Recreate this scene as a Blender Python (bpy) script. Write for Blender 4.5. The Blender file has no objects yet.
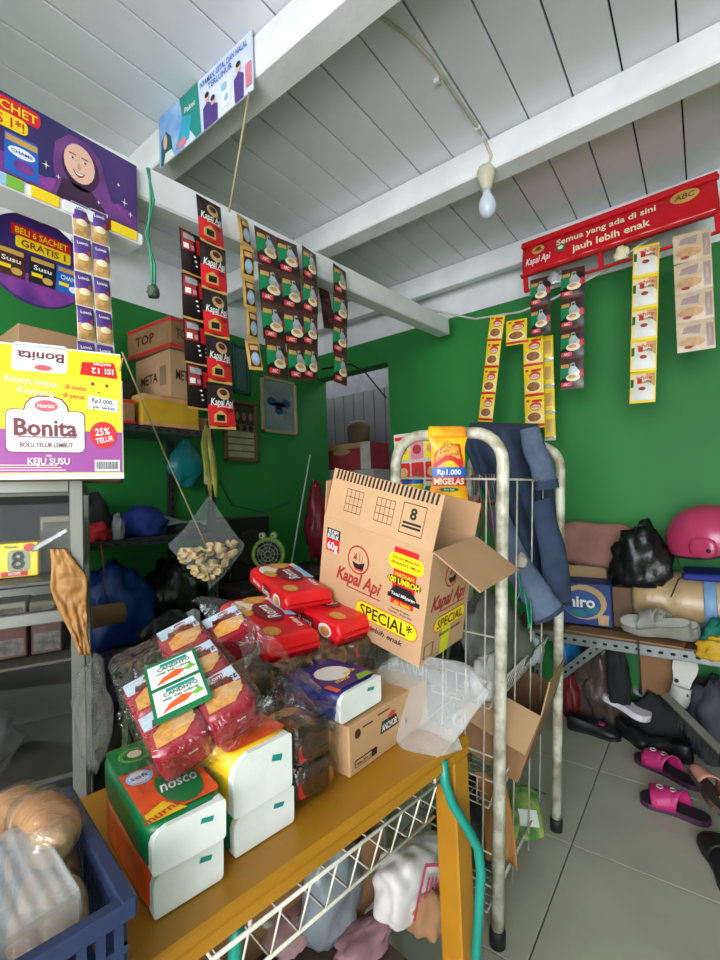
import bpy, bmesh, math, random
from mathutils import Vector, Matrix, noise
random.seed(7)
SC = bpy.context.scene
COL = SC.collection
# ------------------------------------------------------------------ camera
F_PX = 458.0; CX, CY = 360.0, 480.0; CAM_H = 1.2
def _axes():
    y = Vector((705-CX, 484-CY, F_PX)).normalized()
    x = -Vector((-240-CX, 518-CY, F_PX)).normalized()
    z = x.cross(y); x = y.cross(z).normalized(); z = x.cross(y)
    return x, y, z
AX, AY, AZ = _axes()
EYE = Vector((0, 0, CAM_H))
cam_d = bpy.data.cameras.new('camera'); cam = bpy.data.objects.new('camera', cam_d); COL.objects.link(cam)
cam_d.sensor_fit = 'VERTICAL'; cam_d.sensor_height = 24.0; cam_d.lens = F_PX/960*24.0
cam_d.clip_start = 0.01
cam.matrix_world = Matrix(((AX.x, -AX.y, -AX.z, 0), (AY.x, -AY.y, -AY.z, 0), (AZ.x, -AZ.y, -AZ.z, CAM_H), (0, 0, 0, 1)))
SC.camera = cam
# ------------------------------------------------------------------ light: overcast daylight through the open shop front
SC.view_settings.view_transform = 'Standard'; SC.view_settings.look = 'None'
SC.view_settings.gamma = 1.0; SC.view_settings.use_curve_mapping = False
SC.view_settings.exposure = 0.25
W = bpy.data.worlds.new('overcast_sky'); SC.world = W; W.use_nodes = True
W.node_tree.nodes['Background'].inputs[0].default_value = (0.93, 0.97, 1.0, 1)
W.node_tree.nodes['Background'].inputs[1].default_value = 3.0
def area(name, loc, target, sx, sy, power, col):
    l = bpy.data.lights.new(name, 'AREA'); l.shape = 'RECTANGLE'; l.size = sx; l.size_y = sy; l.energy = power; l.color = col
    o = bpy.data.objects.new(name, l); COL.objects.link(o); o.location = loc
    o.rotation_euler = (Vector(target)-Vector(loc)).to_track_quat('-Z', 'Y').to_euler()
    return o
# daylight entering the doorway of the shop front, behind the camera
area('shop_front_daylight', (0.35, -2.35, 1.3), (-0.5, 1.9, 1.7), 2.1, 2.2, 104, (0.95, 0.98, 1.0))
# ------------------------------------------------------------------ pixel -> ray helpers
def ray(x, y):
    c = Vector(((x-CX)/F_PX, (y-CY)/F_PX, 1.0))
    return Vector((AX.dot(c), AY.dot(c), AZ.dot(c)))
def OZ(x, y, z): r = ray(x, y); return EYE + r*((z-CAM_H)/r.z)
def OY(x, y, Y): r = ray(x, y); return EYE + r*(Y/r.y)
def OX(x, y, X): r = ray(x, y); return EYE + r*(X/r.x)
def DP(x, y, d): return EYE + ray(x, y)*d
def depth(p): q = Vector(p)-EYE; return AX.z*q.x+AY.z*q.y+AZ.z*q.z
def mpp(p): return depth(p)/F_PX                                   # metres for a pixel at p
# ------------------------------------------------------------------ materials
def lin(c):
    o = []
    for k in c:
        k = k/255.0
        o.append(k/12.92 if k <= .04045 else ((k+.055)/1.055)**2.4)
    return o
MATS = {}
def mat(name, rgb=(200, 200, 200), rough=.55, metal=0, var=.10, vs=9, bump=0, bs=60, rgb2=None, spec=.5, coord='Object'):
    if name in MATS: return MATS[name]
    m = bpy.data.materials.new(name); m.use_nodes = True; nt = m.node_tree; b = nt.nodes['Principled BSDF']
    b.inputs['Roughness'].default_value = rough; b.inputs['Metallic'].default_value = metal
    b.inputs['Specular IOR Level'].default_value = spec
    c = lin(rgb); c2 = lin(rgb2) if rgb2 else [k*(1-var*2.2) for k in c]
    tc = nt.nodes.new('ShaderNodeTexCoord'); n = nt.nodes.new('ShaderNodeTexNoise'); n.inputs['Scale'].default_value = vs
    n.inputs['Detail'].default_value = 6
    r = nt.nodes.new('ShaderNodeValToRGB'); r.color_ramp.elements[0].position = .36; r.color_ramp.elements[1].position = .62
    r.color_ramp.elements[0].color = (*c2, 1); r.color_ramp.elements[1].color = (*c, 1)
    nt.links.new(tc.outputs[coord], n.inputs['Vector']); nt.links.new(n.outputs['Fac'], r.inputs['Fac'])
    nt.links.new(r.outputs['Color'], b.inputs['Base Color'])
    if bump:
        n2 = nt.nodes.new('ShaderNodeTexNoise'); n2.inputs['Scale'].default_value = bs; n2.inputs['Detail'].default_value = 4
        bp = nt.nodes.new('ShaderNodeBump'); bp.inputs['Strength'].default_value = bump; bp.inputs['Distance'].default_value = .01
        nt.links.new(tc.outputs[coord], n2.inputs['Vector']); nt.links.new(n2.outputs['Fac'], bp.inputs['Height'])
        nt.links.new(bp.outputs['Normal'], b.inputs['Normal'])
    MATS[name] = m
    return m
def clear(name, rgb=(235, 240, 242), base=.035, edge=.30, rough=.12, bs=25, bump=.6, gloss=False):
    if name in MATS: return MATS[name]
    m = bpy.data.materials.new(name); m.use_nodes = True; nt = m.node_tree; b = nt.nodes['Principled BSDF']; out = nt.nodes['Material Output']
    b.inputs['Base Color'].default_value = (*lin(rgb), 1); b.inputs['Roughness'].default_value = rough
    if gloss: nt.nodes.remove(b); b = nt.nodes.new('ShaderNodeBsdfGlossy'); b.inputs['Color'].default_value = (*lin(rgb), 1); b.inputs['Roughness'].default_value = rough
    t = nt.nodes.new('ShaderNodeBsdfTransparent'); mx = nt.nodes.new('ShaderNodeMixShader'); lw = nt.nodes.new('ShaderNodeLayerWeight'); lw.inputs['Blend'].default_value = .35
    tc = nt.nodes.new('ShaderNodeTexCoord'); n = nt.nodes.new('ShaderNodeTexNoise'); n.inputs['Scale'].default_value = bs; n.inputs['Detail'].default_value = 3; n.inputs['Distortion'].default_value = 1.5
    bp = nt.nodes.new('ShaderNodeBump'); bp.inputs['Strength'].default_value = bump; bp.inputs['Distance'].default_value = .02
    mp = nt.nodes.new('ShaderNodeMapRange'); mp.inputs['To Min'].default_value = base; mp.inputs['To Max'].default_value = edge
    L = nt.links.new
    L(tc.outputs['Object'], n.inputs['Vector']); L(n.outputs['Fac'], bp.inputs['Height']); L(bp.outputs['Normal'], b.inputs['Normal']); L(bp.outputs['Normal'], lw.inputs['Normal'])
    L(lw.outputs['Facing'], mp.inputs['Value']); L(mp.outputs['Result'], mx.inputs['Fac']); L(t.outputs[0], mx.inputs[1]); L(b.outputs[0], mx.inputs[2]); L(mx.outputs[0], out.inputs['Surface'])
    MATS[name] = m
    return m
# ------------------------------------------------------------------ mesh builder
_TXT = {}
def text_tris(s, bold, shear):
    k = (s, bold, shear)
    if k not in _TXT:
        cu = bpy.data.curves.new('t', 'FONT'); cu.body = s; cu.size = 1; cu.offset = bold; cu.shear = shear; cu.resolution_u = 2; cu.fill_mode = 'FRONT'
        ob = bpy.data.objects.new('t', cu); me = bpy.data.meshes.new_from_object(ob)
        vs = [(v.co.x, v.co.y) for v in me.vertices]; fs = [tuple(p.vertices) for p in me.polygons]
        bpy.data.objects.remove(ob); bpy.data.curves.remove(cu); bpy.data.meshes.remove(me)
        x0 = min(v[0] for v in vs); x1 = max(v[0] for v in vs)
        _TXT[k] = ([((v[0]-(x0+x1)/2), v[1]-.35) for v in vs], fs, x1-x0)
    return _TXT[k]
class MB:
    def __init__(s): s.v = []; s.f = []; s.fm = []; s.sm = []; s.mats = []
    def mi(s, m):
        if m not in s.mats: s.mats.append(m)
        return s.mats.index(m)
    def add(s, vs, fs, m, smooth=False, M=None):
        o = len(s.v); i = s.mi(m)
        s.v += [tuple(M @ Vector(v)) for v in vs] if M is not None else [tuple(v) for v in vs]
        for f in fs: s.f.append(tuple(k+o for k in f)); s.fm.append(i); s.sm.append(smooth)
        return s
    def box(s, c, d, m, M=None, ch=.0):
        hx, hy, hz = d[0]/2, d[1]/2, d[2]/2; ch = min(ch, hx*.45, hy*.45, hz*.45)
        if ch <= 0:
            vs = [(c[0]+x*hx, c[1]+y*hy, c[2]+z*hz) for x in (-1, 1) for y in (-1, 1) for z in (-1, 1)]
            return s.add(vs, [(0, 1, 3, 2), (4, 6, 7, 5), (0, 4, 5, 1), (2, 3, 7, 6), (0, 2, 6, 4), (1, 5, 7, 3)], m, False, M)
        vs = []; ix = {}
        for x in (-1, 1):
            for y in (-1, 1):
                for z in (-1, 1):
                    for a in range(3):
                        p = [hx-ch, hy-ch, hz-ch]; p[a] += ch
                        ix[(x, y, z, a)] = len(vs); vs.append((c[0]+x*p[0], c[1]+y*p[1], c[2]+z*p[2]))
        fs = []
        for a in range(3):
            b, e = (a+1) % 3, (a+2) % 3
            for sg in (-1, 1):
                q = []
                for (u, w) in ((-1, -1), (1, -1), (1, 1), (-1, 1)):
                    t = [0, 0, 0]; t[a] = sg; t[b] = u; t[e] = w; q.append(ix[(*t, a)])
                fs.append(tuple(q) if sg > 0 else tuple(reversed(q)))
            for u in (-1, 1):
                for w in (-1, 1):
                    t0 = [0, 0, 0]; t0[b] = u; t0[e] = w; t1 = list(t0); t0[a] = -1; t1[a] = 1
                    fs.append((ix[(*t0, b)], ix[(*t1, b)], ix[(*t1, e)], ix[(*t0, e)]))
        for x in (-1, 1):
            for y in (-1, 1):
                for z in (-1, 1): fs.append((ix[(x, y, z, 0)], ix[(x, y, z, 1)], ix[(x, y, z, 2)]))
        return s.add(vs, fs, m, False, M)
    def tube(s, pts, r, m, n=8, cap=True, M=None, ry=None, closed=False):
        pts = [Vector(p) for p in pts]; vs = []; fs = []; N = len(pts); prev = None
        for i, p in enumerate(pts):
            t = (pts[(i+1) % N]-pts[i-1]) if closed else (pts[min(i+1, N-1)]-pts[max(i-1, 0)])
            t = t.normalized() if t.length > 0 else Vector((0, 0, 1))
            if prev is None:
                a = Vector((0, 0, 1)) if abs(t.z) < .9 else Vector((1, 0, 0)); prev = t.cross(a).normalized()
            prev = (prev - t*prev.dot(t)).normalized(); b = t.cross(prev)
            rr = r[i] if isinstance(r, (list, tuple)) else r
            for k in range(n):
                an = 2*math.pi*k/n; vs.append(p+prev*(math.cos(an)*rr)+b*(math.sin(an)*(rr if ry is None else ry)))
        for i in range(N if closed else N-1):
            for k in range(n):
                a = i*n+k; b2 = i*n+(k+1) % n; j = ((i+1) % N)*n
                fs.append((a, b2, j+(k+1) % n, j+k))
        if cap and not closed: fs += [tuple(reversed(range(n))), tuple((N-1)*n+k for k in range(n))]
        return s.add(vs, fs, m, True, M)
    def lathe(s, prof, m, n=20, M=None, smooth=True):
        vs = []; fs = []
        for (r, z) in prof:
            for k in range(n): a = 2*math.pi*k/n; vs.append((r*math.cos(a), r*math.sin(a), z))
        for i in range(len(prof)-1):
            for k in range(n): fs.append((i*n+k, i*n+(k+1) % n, (i+1)*n+(k+1) % n, (i+1)*n+k))
        if prof[0][0] > 1e-5: fs.append(tuple(reversed(range(n))))
        if prof[-1][0] > 1e-5: fs.append(tuple((len(prof)-1)*n+k for k in range(n)))
        return s.add(vs, fs, m, smooth, M)
    def grid(s, fn, nu, nv, m, smooth=True, M=None, wrap=False, flip=False):
        vs = [fn(i/nu, j/nv) for j in range(nv+1) for i in range(nu+(0 if wrap else 1))]; w = nu if wrap else nu+1; fs = []
        for j in range(nv):
            for i in range(nu):
                q = (j*w+i, j*w+(i+1) % w, (j+1)*w+(i+1) % w, (j+1)*w+i)
                fs.append(tuple(reversed(q)) if flip else q)
        return s.add(vs, fs, m, smooth, M)
    def sheet(s, fn, nu, nv, m, th=.003, M=None, smooth=True):           # thick cloth or paper from fn(u, v)
        P = [[Vector(fn(i/nu, j/nv)) for i in range(nu+1)] for j in range(nv+1)]; vs = []; 
        for sg in (0, 1):
            for j in range(nv+1):
                for i in range(nu+1):
                    du = P[j][min(i+1, nu)]-P[j][max(i-1, 0)]; dv = P[min(j+1, nv)][i]-P[max(j-1, 0)][i]
                    nn = du.cross(dv); nn = nn.normalized() if nn.length > 1e-12 else Vector((0, 0, 1))
                    vs.append(P[j][i]+nn*(th*(.5 if sg == 0 else -.5)))
        w = nu+1; o = w*(nv+1); fs = []
        for j in range(nv):
            for i in range(nu):
                q = (j*w+i, j*w+i+1, (j+1)*w+i+1, (j+1)*w+i); fs.append(q); fs.append(tuple(o+k for k in reversed(q)))
        for i in range(nu): fs.append((i, o+i, o+i+1, i+1)); a = nv*w; fs.append((a+i, a+i+1, o+a+i+1, o+a+i))
        for j in range(nv): a = j*w; fs.append((a, a+w, o+a+w, o+a)); b = a+nu; fs.append((b, o+b, o+b+w, b+w))
        return s.add(vs, fs, m, smooth, M)
    def prism(s, poly, z0, z1, m, M=None, smooth=False):
        n = len(poly); vs = [(p[0], p[1], z0) for p in poly]+[(p[0], p[1], z1) for p in poly]
        fs = [tuple(reversed(range(n))), tuple(range(n, 2*n))]+[(i, (i+1) % n, n+(i+1) % n, n+i) for i in range(n)]
        return s.add(vs, fs, m, smooth, M)
    def pillow(s, c, d, m, p=5.0, n=6, amp=0, fr=14, seed=0, M=None):    # soft rounded box
        vs = []; fs = []; ix = {}
        def key(x, y, z):
            k = (round(x, 5), round(y, 5), round(z, 5))
            if k not in ix:
                L = (abs(x)**p+abs(y)**p+abs(z)**p)**(1/p); q = Vector((x/L*d[0]/2, y/L*d[1]/2, z/L*d[2]/2))
                if amp: q *= 1+amp*noise.noise(q*fr+Vector((seed*3.1, seed, seed*1.7)))
                ix[k] = len(vs); vs.append((c[0]+q.x, c[1]+q.y, c[2]+q.z))
            return ix[k]
        T = [math.tan((i/n*2-1)*math.pi/4) for i in range(n+1)]
        for a in range(3):
            for sg in (-1, 1):
                for i in range(n):
                    for j in range(n):
                        q = []
                        for (u, w) in ((T[i], T[j]), (T[i+1], T[j]), (T[i+1], T[j+1]), (T[i], T[j+1])):
                            t = [0, 0, 0]; t[a] = sg; t[(a+1) % 3] = u; t[(a+2) % 3] = w; q.append(key(*t))
                        fs.append(tuple(q) if sg > 0 else tuple(reversed(q)))
        return s.add(vs, fs, m, True, M)
    def blob(s, c, d, m, seed=0, amp=.35, fr=2.2, nu=28, nv=16, flat=True, M=None, ridge=.5, taper=0):  # crumpled cloth / bag, base at c
        sd = Vector((seed*7.3, seed*2.9, seed*5.1))
        def fn(u, v):
            a = 2*math.pi*u; b = math.pi*(v-.5); q = Vector((math.cos(a)*math.cos(b), math.sin(a)*math.cos(b), math.sin(b)))
            k = 1+amp*noise.noise(q*fr+sd)+amp*ridge*(abs(noise.noise(q*fr*2.7+sd))*-1.6+.3)
            if 1e-6 < v < 1-1e-6: q = q*k
            z = q.z
            if taper: t = max(0, z); q.x *= 1-taper*t; q.y *= 1-taper*t
            if flat: z = max(z, -.55); z = (z+.55)/1.55
            else: z = (z+1)/2
            return (c[0]+q.x*d[0]/2, c[1]+q.y*d[1]/2, c[2]+z*d[2])
        return s.grid(fn, nu, nv, m, True, M, wrap=True)
    def build(s, name, parent=None, M=None):
        me = bpy.data.meshes.new(name); me.from_pydata(s.v, [], s.f)
        for m in s.mats: me.materials.append(m)
        me.polygons.foreach_set('material_index', s.fm); me.polygons.foreach_set('use_smooth', s.sm); me.update()
        o = bpy.data.objects.new(name, me); COL.objects.link(o)
        if parent: o.parent = parent
        if M is not None: o.matrix_local = M
        return o
def tag(o, label, cat, group=None):
    o['label'] = label; o['category'] = cat
    if group: o['group'] = group
    return o
def thing(name, label, cat, M=None, group=None):
    o = bpy.data.objects.new(name, None); COL.objects.link(o); o.empty_display_size = .05
    if M is not None: o.matrix_world = M
    return tag(o, label, cat, group)
def struct(o): o['kind'] = 'structure'; return o
def T(x, y, z): return Matrix.Translation((x, y, z))
def RZ(a): return Matrix.Rotation(math.radians(a), 4, 'Z')
def RX(a): return Matrix.Rotation(math.radians(a), 4, 'X')
def RY(a): return Matrix.Rotation(math.radians(a), 4, 'Y')
def FR(o, u, v):                                                    # frame: columns u, v, u x v at o
    u = Vector(u).normalized(); v = Vector(v); v = (v-u*v.dot(u)).normalized(); n = u.cross(v)
    return Matrix(((u.x, v.x, n.x, o[0]), (u.y, v.y, n.y, o[1]), (u.z, v.z, n.z, o[2]), (0, 0, 0, 1)))
class PF:                                                           # flat print on a face: u right, v up, layers just proud
    def __init__(s, mb, M=None, bulge=None, eps=.0005): s.mb = mb; s.M = M; s.b = bulge; s.e = eps
    def _p(s, u, v, l): return (u, v, l*s.e+(s.b(u, v) if s.b else 0))
    def poly(s, pts, m, l=1):
        if s.b:
            cu = sum(p[0] for p in pts)/len(pts); cv = sum(p[1] for p in pts)/len(pts); n = len(pts); vs = [s._p(cu, cv, l)]; fs = []
            for k in (.35, .7, 1): vs += [s._p(cu+(p[0]-cu)*k, cv+(p[1]-cv)*k, l) for p in pts]
            for i in range(n):
                j = (i+1) % n; fs.append((0, 1+i, 1+j)); fs.append((1+i, 1+n+i, 1+n+j, 1+j)); fs.append((1+n+i, 1+2*n+i, 1+2*n+j, 1+n+j))
            s.mb.add(vs, fs, m, True, s.M)
        else: s.mb.add([s._p(p[0], p[1], l) for p in pts], [tuple(range(len(pts)))], m, False, s.M)
        return s
    def rect(s, u0, v0, u1, v1, m, l=1):
        if s.b: s.mb.grid(lambda a, b: s._p(u0+(u1-u0)*a, v0+(v1-v0)*b, l), 8, 8, m, True, s.M)
        else: s.poly([(u0, v0), (u1, v0), (u1, v1), (u0, v1)], m, l)
        return s
    def ell(s, cu, cv, ru, rv, m, l=1, n=18, a0=0, rot=0):
        c, q = math.cos(rot), math.sin(rot); pts = []
        for k in range(n):
            x, y = ru*math.cos(2*math.pi*k/n+a0), rv*math.sin(2*math.pi*k/n+a0); pts.append((cu+x*c-y*q, cv+x*q+y*c))
        return s.poly(pts, m, l)
    def rrect(s, u0, v0, u1, v1, r, m, l=1):
        pts = []
        for (cx, cy, a) in ((u1-r, v1-r, 0), (u0+r, v1-r, 90), (u0+r, v0+r, 180), (u1-r, v0+r, 270)):
            for k in range(4): t = math.radians(a+k*30); pts.append((cx+r*math.cos(t), cy+r*math.sin(t)))
        return s.poly(pts, m, l)
    def text(s, t, cu, cv, h, m, l=2, width=None, bold=.015, shear=0, rot=0):
        vs, fs, w = text_tris(t, bold, shear); k = h/.7; kx = k if width is None else width/w
        c, q = math.cos(math.radians(rot)), math.sin(math.radians(rot))
        P = [(cu+x*kx*c-y*k*q, cv+x*kx*q+y*k*c) for x, y in vs]
        s.mb.add([s._p(a, b, l) for a, b in P], fs, m, False, s.M)
        return s
# ================================================================== materials
GREEN = mat('green_paint', (32, 126, 52), .62, var=.07, vs=2.0, bump=.08, bs=14)
WHITEP = mat('white_paint', (236, 237, 240), .55, var=.06, vs=5, bump=.12, bs=30)
PLANKM = mat('plank_white', (230, 231, 238), .5, var=.05, vs=3, bump=.06, bs=25)
TILE = mat('floor_tile', (180, 176, 160), .25, var=.05, vs=5)
GROUT = mat('grout', (64, 64, 58), .9)
YEL = mat('yellow_paint', (170, 116, 20), .45, var=.08, vs=6, bump=.05)
CARD = mat('cardboard', (190, 150, 112), .8, var=.05, vs=7)
CARD2 = mat('cardboard_dark', (150, 110, 74), .85, var=.08, vs=6)
CARDIN = mat('cardboard_inner', (176, 136, 100), .85, var=.05)
BLACK = mat('print_black', (24, 20, 26), .5, var=0)
WHITE = mat('print_white', (226, 226, 224), .5, var=.01)
RED = mat('print_red', (205, 28, 36), .4, var=.03)
DKRED = mat('print_darkred', (122, 22, 30), .42, var=.03)
LOGORED = mat('print_logo_red', (158, 44, 44), .6, var=.03)
YELLOW = mat('print_yellow', (240, 206, 22), .42, var=.03)
ORANGE = mat('print_orange', (232, 92, 32), .4, var=.05)
GOLD = mat('print_gold', (204, 160, 84), .35, var=.1)
TAN = mat('print_tan', (206, 160, 108), .5, var=.12, vs=60)
CREAM = mat('print_cream', (236, 222, 188), .5, var=.05)
PURPLE = mat('print_purple', (150, 66, 146), .5, var=.02)
VIOLET = mat('print_violet', (84, 52, 134), .4, var=.05)
NAVY = mat('print_navy', (42, 36, 92), .35, var=.12, vs=5, rgb2=(72, 40, 110))
BLUE = mat('print_blue', (24, 96, 190), .4, var=.05)
SKY = mat('print_skyblue', (150, 190, 226), .4, var=.05)
TEAL = mat('print_teal', (20, 140, 130), .4, var=.05)
PGREEN = mat('print_green', (16, 104, 62), .4, var=.04)
LGREEN = mat('print_lime', (120, 176, 60), .45, var=.05)
BROWN = mat('print_brown', (74, 34, 28), .4, var=.05)
CHOC = mat('chocolate_film', (64, 38, 28), .3, var=.12, vs=30)
DARKF = mat('dark_film', (34, 22, 24), .3, var=.05)
STEEL = mat('galvanised_steel', (136, 142, 142), .45, .5, var=.1, vs=14)
DARKSTEEL = mat('dark_steel', (62, 66, 66), .5, .4, var=.1, vs=14)
ALU = mat('aluminium', (128, 128, 120), .38, .55, var=.06)
HOOPM = mat('chipped_cream_tube', (214, 212, 196), .38, var=.1, vs=22, rgb2=(150, 140, 116))
WIREM = mat('cream_wire', (196, 192, 176), .45, var=.12, vs=30)
RUBBER = mat('black_rubber', (26, 28, 28), .6)
TEALP = mat('teal_paint', (16, 132, 116), .4, var=.08)
HOLE = mat('punched_hole', (22, 24, 24), .9)
PLAST = clear('clear_bag', base=.03, edge=.42, rough=.10, bs=16, bump=.9, gloss=True)
PLAST2 = clear('clear_bag_thick', base=.15, edge=.62, rough=.15, bs=9, bump=.5)
GLASS = clear('case_glass', (214, 226, 222), base=.012, edge=.09, rough=.03, bs=2, bump=.02, gloss=True)
ROPE = mat('rope', (176, 160, 124), .8)
# ================================================================== structure
XL, YB, ZC = -2.45, 2.72, 2.6
# floor with tiles
g = MB(); g.box((-1.2, .8, -.03), (5.6, 7.0, .04), GROUT); floor = struct(g.build('floor'))
tm = MB(); tm.box((0, 0, -.004), (.496, .496, .012), TILE, ch=.001); t0 = tm.build('tile', floor)
tiles = []
for i in range(-7, 4):
    for j in range(-8, 6):
        x, y = -.42+.25+.5*i, 1.67+.25+.5*j
        if (x < XL-.1 and y < 2.7) or y > 4.4: continue
        tiles.append((x, y))
for k, (x, y) in enumerate(tiles):
    o = t0 if k == 0 else t0.copy()
    if k: COL.objects.link(o); o.parent = floor
    o.location = (x, y, 0); 
g = MB(); g.box((0, -6.6, -.06), (14, 7.8, .06), mat('bounce_concrete', (206, 204, 198), .9, var=.1)); street_bounce = struct(g.build('floor_street_bounce'))  # unseen pale ground outside, added to bounce daylight up into the shop
# walls
g = MB(); g.box(((-1.76+1.45)/2, YB+.06, 1.165), (3.21, .12, 2.33), GREEN)
g.box(((XL-1.76)/2, YB+.06, 2.24), (-1.76-XL, .12, .18), GREEN)
g.box(((XL+1.45)/2, YB+.06, 2.47), (1.45-XL, .12, .27), WHITEP); struct(g.build('wall_back'))
g = MB(); g.box((XL-.05, .16, 1.15), (.1, 5.36, 2.3), GREEN); g.box((XL-.05, .16, 2.45), (.1, 5.36, .3), WHITEP); struct(g.build('wall_left'))
g = MB(); g.box((-1.6, -2.45, 1.3), (1.8, .1, 2.6), mat('white_wall', (206, 206, 200), .7)); struct(g.build('wall_front_occluder'))  # unseen wall added behind the camera so daylight enters only from the right
g = MB(); g.box((1.45, 1.0, 1.3), (.1, 3.5, 2.6), GREEN); struct(g.build('wall_right'))
GREYB = mat('grey_board', (92, 96, 96), .7, var=.12, vs=4)
g = MB(); g.box((-2.7, 3.86, 1.3), (2.4, .08, 2.6), mat('grey_wall', (112, 116, 118), .7)); wp = struct(g.build('wall_passage'))
g = MB(); g.box((0, 0, 0), (.125, .02, 1.85), GREYB, ch=.004); b0 = g.build('board', wp)
for k in range(14):
    o = b0 if k == 0 else b0.copy()
    if k: COL.objects.link(o); o.parent = wp
    o.location = (-3.5+.132*k, 3.805-(.03 if k in (9, 10) else 0), 1.36-(.06 if k > 10 else 0))
g = MB(); g.box((-1.70, 3.33, 1.25), (.1, 1.1, 2.5), GREYB); struct(g.build('wall_passage_right'))
g = MB(); g.box((-3.9, 3.3, 1.25), (.1, 1.2, 2.5), GREYB); struct(g.build('wall_passage_left'))
g = MB(); g.box((-3.2, 2.78, 1.25), (1.4, .1, 2.5), GREYB); struct(g.build('wall_passage_front'))
# ceiling: boards as planks
g = MB(); g.box((-1.2, .4, ZC+.05), (5.5, 5.7, .03), mat('roof_dark', (24, 24, 26), .9)); ceil = struct(g.build('ceiling'))
g = MB(); g.box((0, 0, 0), (.1495, 5.6, .02), PLANKM, ch=.002); pk = g.build('plank', ceil); k = 0
x = 0.08-.155*26
while x < 1.5:
    o = pk if k == 0 else pk.copy()
    if k: COL.objects.link(o); o.parent = ceil
    o.location = (x, .4, ZC+.012+random.uniform(-.0015, .0015)); x += .155; k += 1
# beams
def beam(n, p0, p1, w, h, m=WHITEP):
    p0, p1 = Vector(p0), Vector(p1); L = (p1-p0).length; d = (p1-p0).normalized()
    M = FR((p0+p1)/2, d, Vector((0, 0, 1)).cross(d)); b = MB(); N = 30
    b.box((0, 0, -h/2), (L, w, h), m, ch=.006)
    o = b.build('trim_%d' % n, None, M); return struct(o)
beam(1, (XL, .95, ZC), (1.4, .95, ZC), .10, .13)
beam(2, (XL, 1.80, ZC), (1.4, 1.80, ZC), .10, .125)
beam(3, (XL, 2.60, ZC), (1.4, 2.60, ZC), .06, .13)
beam(5, (XL, .1, ZC), (1.4, .1, ZC), .10, .13)
beam(6, (XL, -.75, ZC), (1.4, -.75, ZC), .10, .13)
beam(4, (-1.24, -.5, 2.07), (-1.24, 2.56, 2.27), .08, .10)
# ================================================================== bulb and cord
bp = OY(487, 195, 1.74); sp = OY(487, 172, 1.74)
lamp = thing('light_bulb', 'white bulb in a cone shaped socket hanging from the ceiling beam', 'light bulb', T(bp.x, bp.y, bp.z))
k = mpp(bp)
g = MB(); g.lathe([(.004, .11), (.030, .108), (.036, .095), (.034, .07), (.022, .035), (.018, .02), (.014, .02)], mat('socket_cream', (214, 206, 182), .45)); g.build('socket', lamp)
g = MB(); g.lathe([(.016, .02), (.018, .0), (.031, -.025), (.035, -.05), (.030, -.072), (.016, -.088), (.001, -.092)], mat('bulb_glass', (206, 212, 232), .18, var=.02)); g.build('bulb_globe', lamp)
g = MB(); pts = [(sp.x, sp.y, bp.z+.10), (sp.x+.02, sp.y+.0, bp.z+.15), OY(484, 138, 1.745)] + [OZ(a, b, ZC-.008) for a, b in ((478, 128), (455, 95), (432, 60), (410, 38), (385, 20), (350, 3), (330, -20))]
g.tube(pts, .0055, mat('cord_cream', (206, 200, 180), .5), 8)
for a, b in ((437, 81), (478, 128), (350, 3)): q = OZ(a, b, ZC-.008); g.box(q, (.02, .012, .014), WHITE)
tag(g.build('lamp_cord'), 'cream electric cord clipped along the ceiling boards to the bulb', 'cord')
g = MB(); g.tube([OY(412, 306, 2.5), OY(440, 312, 2.46), OY(475, 319, 2.42), OY(520, 312, 2.42), OY(555, 298, 2.42), OY(605, 270, 2.42), OY(640, 245, 2.42), OY(680, 220, 2.44)], .006, mat('rope_white', (200, 198, 190), .7), 8)
tag(g.build('hanging_rope'), 'pale rope slung below the roof beam carrying the yellow seasoning strips', 'rope')
# ================================================================== banners
bm = OX(0, 97, -1.19); b1 = OX(135, 165, -1.19); bz = OX(68, 192, -1.19)
# purple banner on the long low beam: u = +Y, v = up, faces +X
zT, zB = 2.115, 1.935; y0, y1 = -.12, OX(137, 190, -1.185).y
M = FR((-1.185, y1, zB), (0, 1, 0), (0, 0, 1)); g = MB(); wb = y1-y0; hb = zT-zB
g.box((-wb/2, hb/2, -.002), (wb, hb, .004), NAVY); p = PF(g, M=None)
MAG = mat('print_magenta', (140, 60, 150), .35, rgb2=(80, 44, 120), vs=12)
p.poly([(-wb, 0), (0, 0), (0, .035), (-.05, .05), (-.09, .03), (-.16, .05), (-.22, .03), (-.3, .045), (-.4, .02), (-wb, .04)], MAG, 1)
# headscarf portrait: flat printed shapes
HJ = mat('print_headscarf', (112, 58, 130), .4, rgb2=(92, 44, 112), vs=14); HJD = mat('print_headscarf_dark', (58, 24, 62), .4)
SK = mat('print_skin', (226, 180, 162), .45, var=.03)
cx, cy = -.145, .098
p.poly([(cx-.062, .0), (cx-.05, .03), (cx-.056, .08), (cx-.05, .13), (cx-.02, .165), (cx+.02, .165), (cx+.05, .14), (cx+.065, .09), (cx+.075, .05), (cx+.1, .03), (cx+.13, .005), (cx+.13, 0)], HJ, 2)
p.ell(cx+.005, cy-.005, .042, .056, HJD, 3); p.ell(cx+.002, cy+.004, .035, .048, SK, 4)
p.poly([(cx-.05, 0), (cx-.035, .05), (cx+.03, .045), (cx+.07, 0)], HJD, 3)
for dx in (-.014, .014): p.ell(cx+dx, cy+.012, .0065, .0022, WHITE, 5); p.ell(cx+dx, cy+.012, .0028, .0024, BLACK, 6); p.rect(cx+dx-.008, cy+.021, cx+dx+.008, cy+.0235, BROWN, 5)
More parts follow.
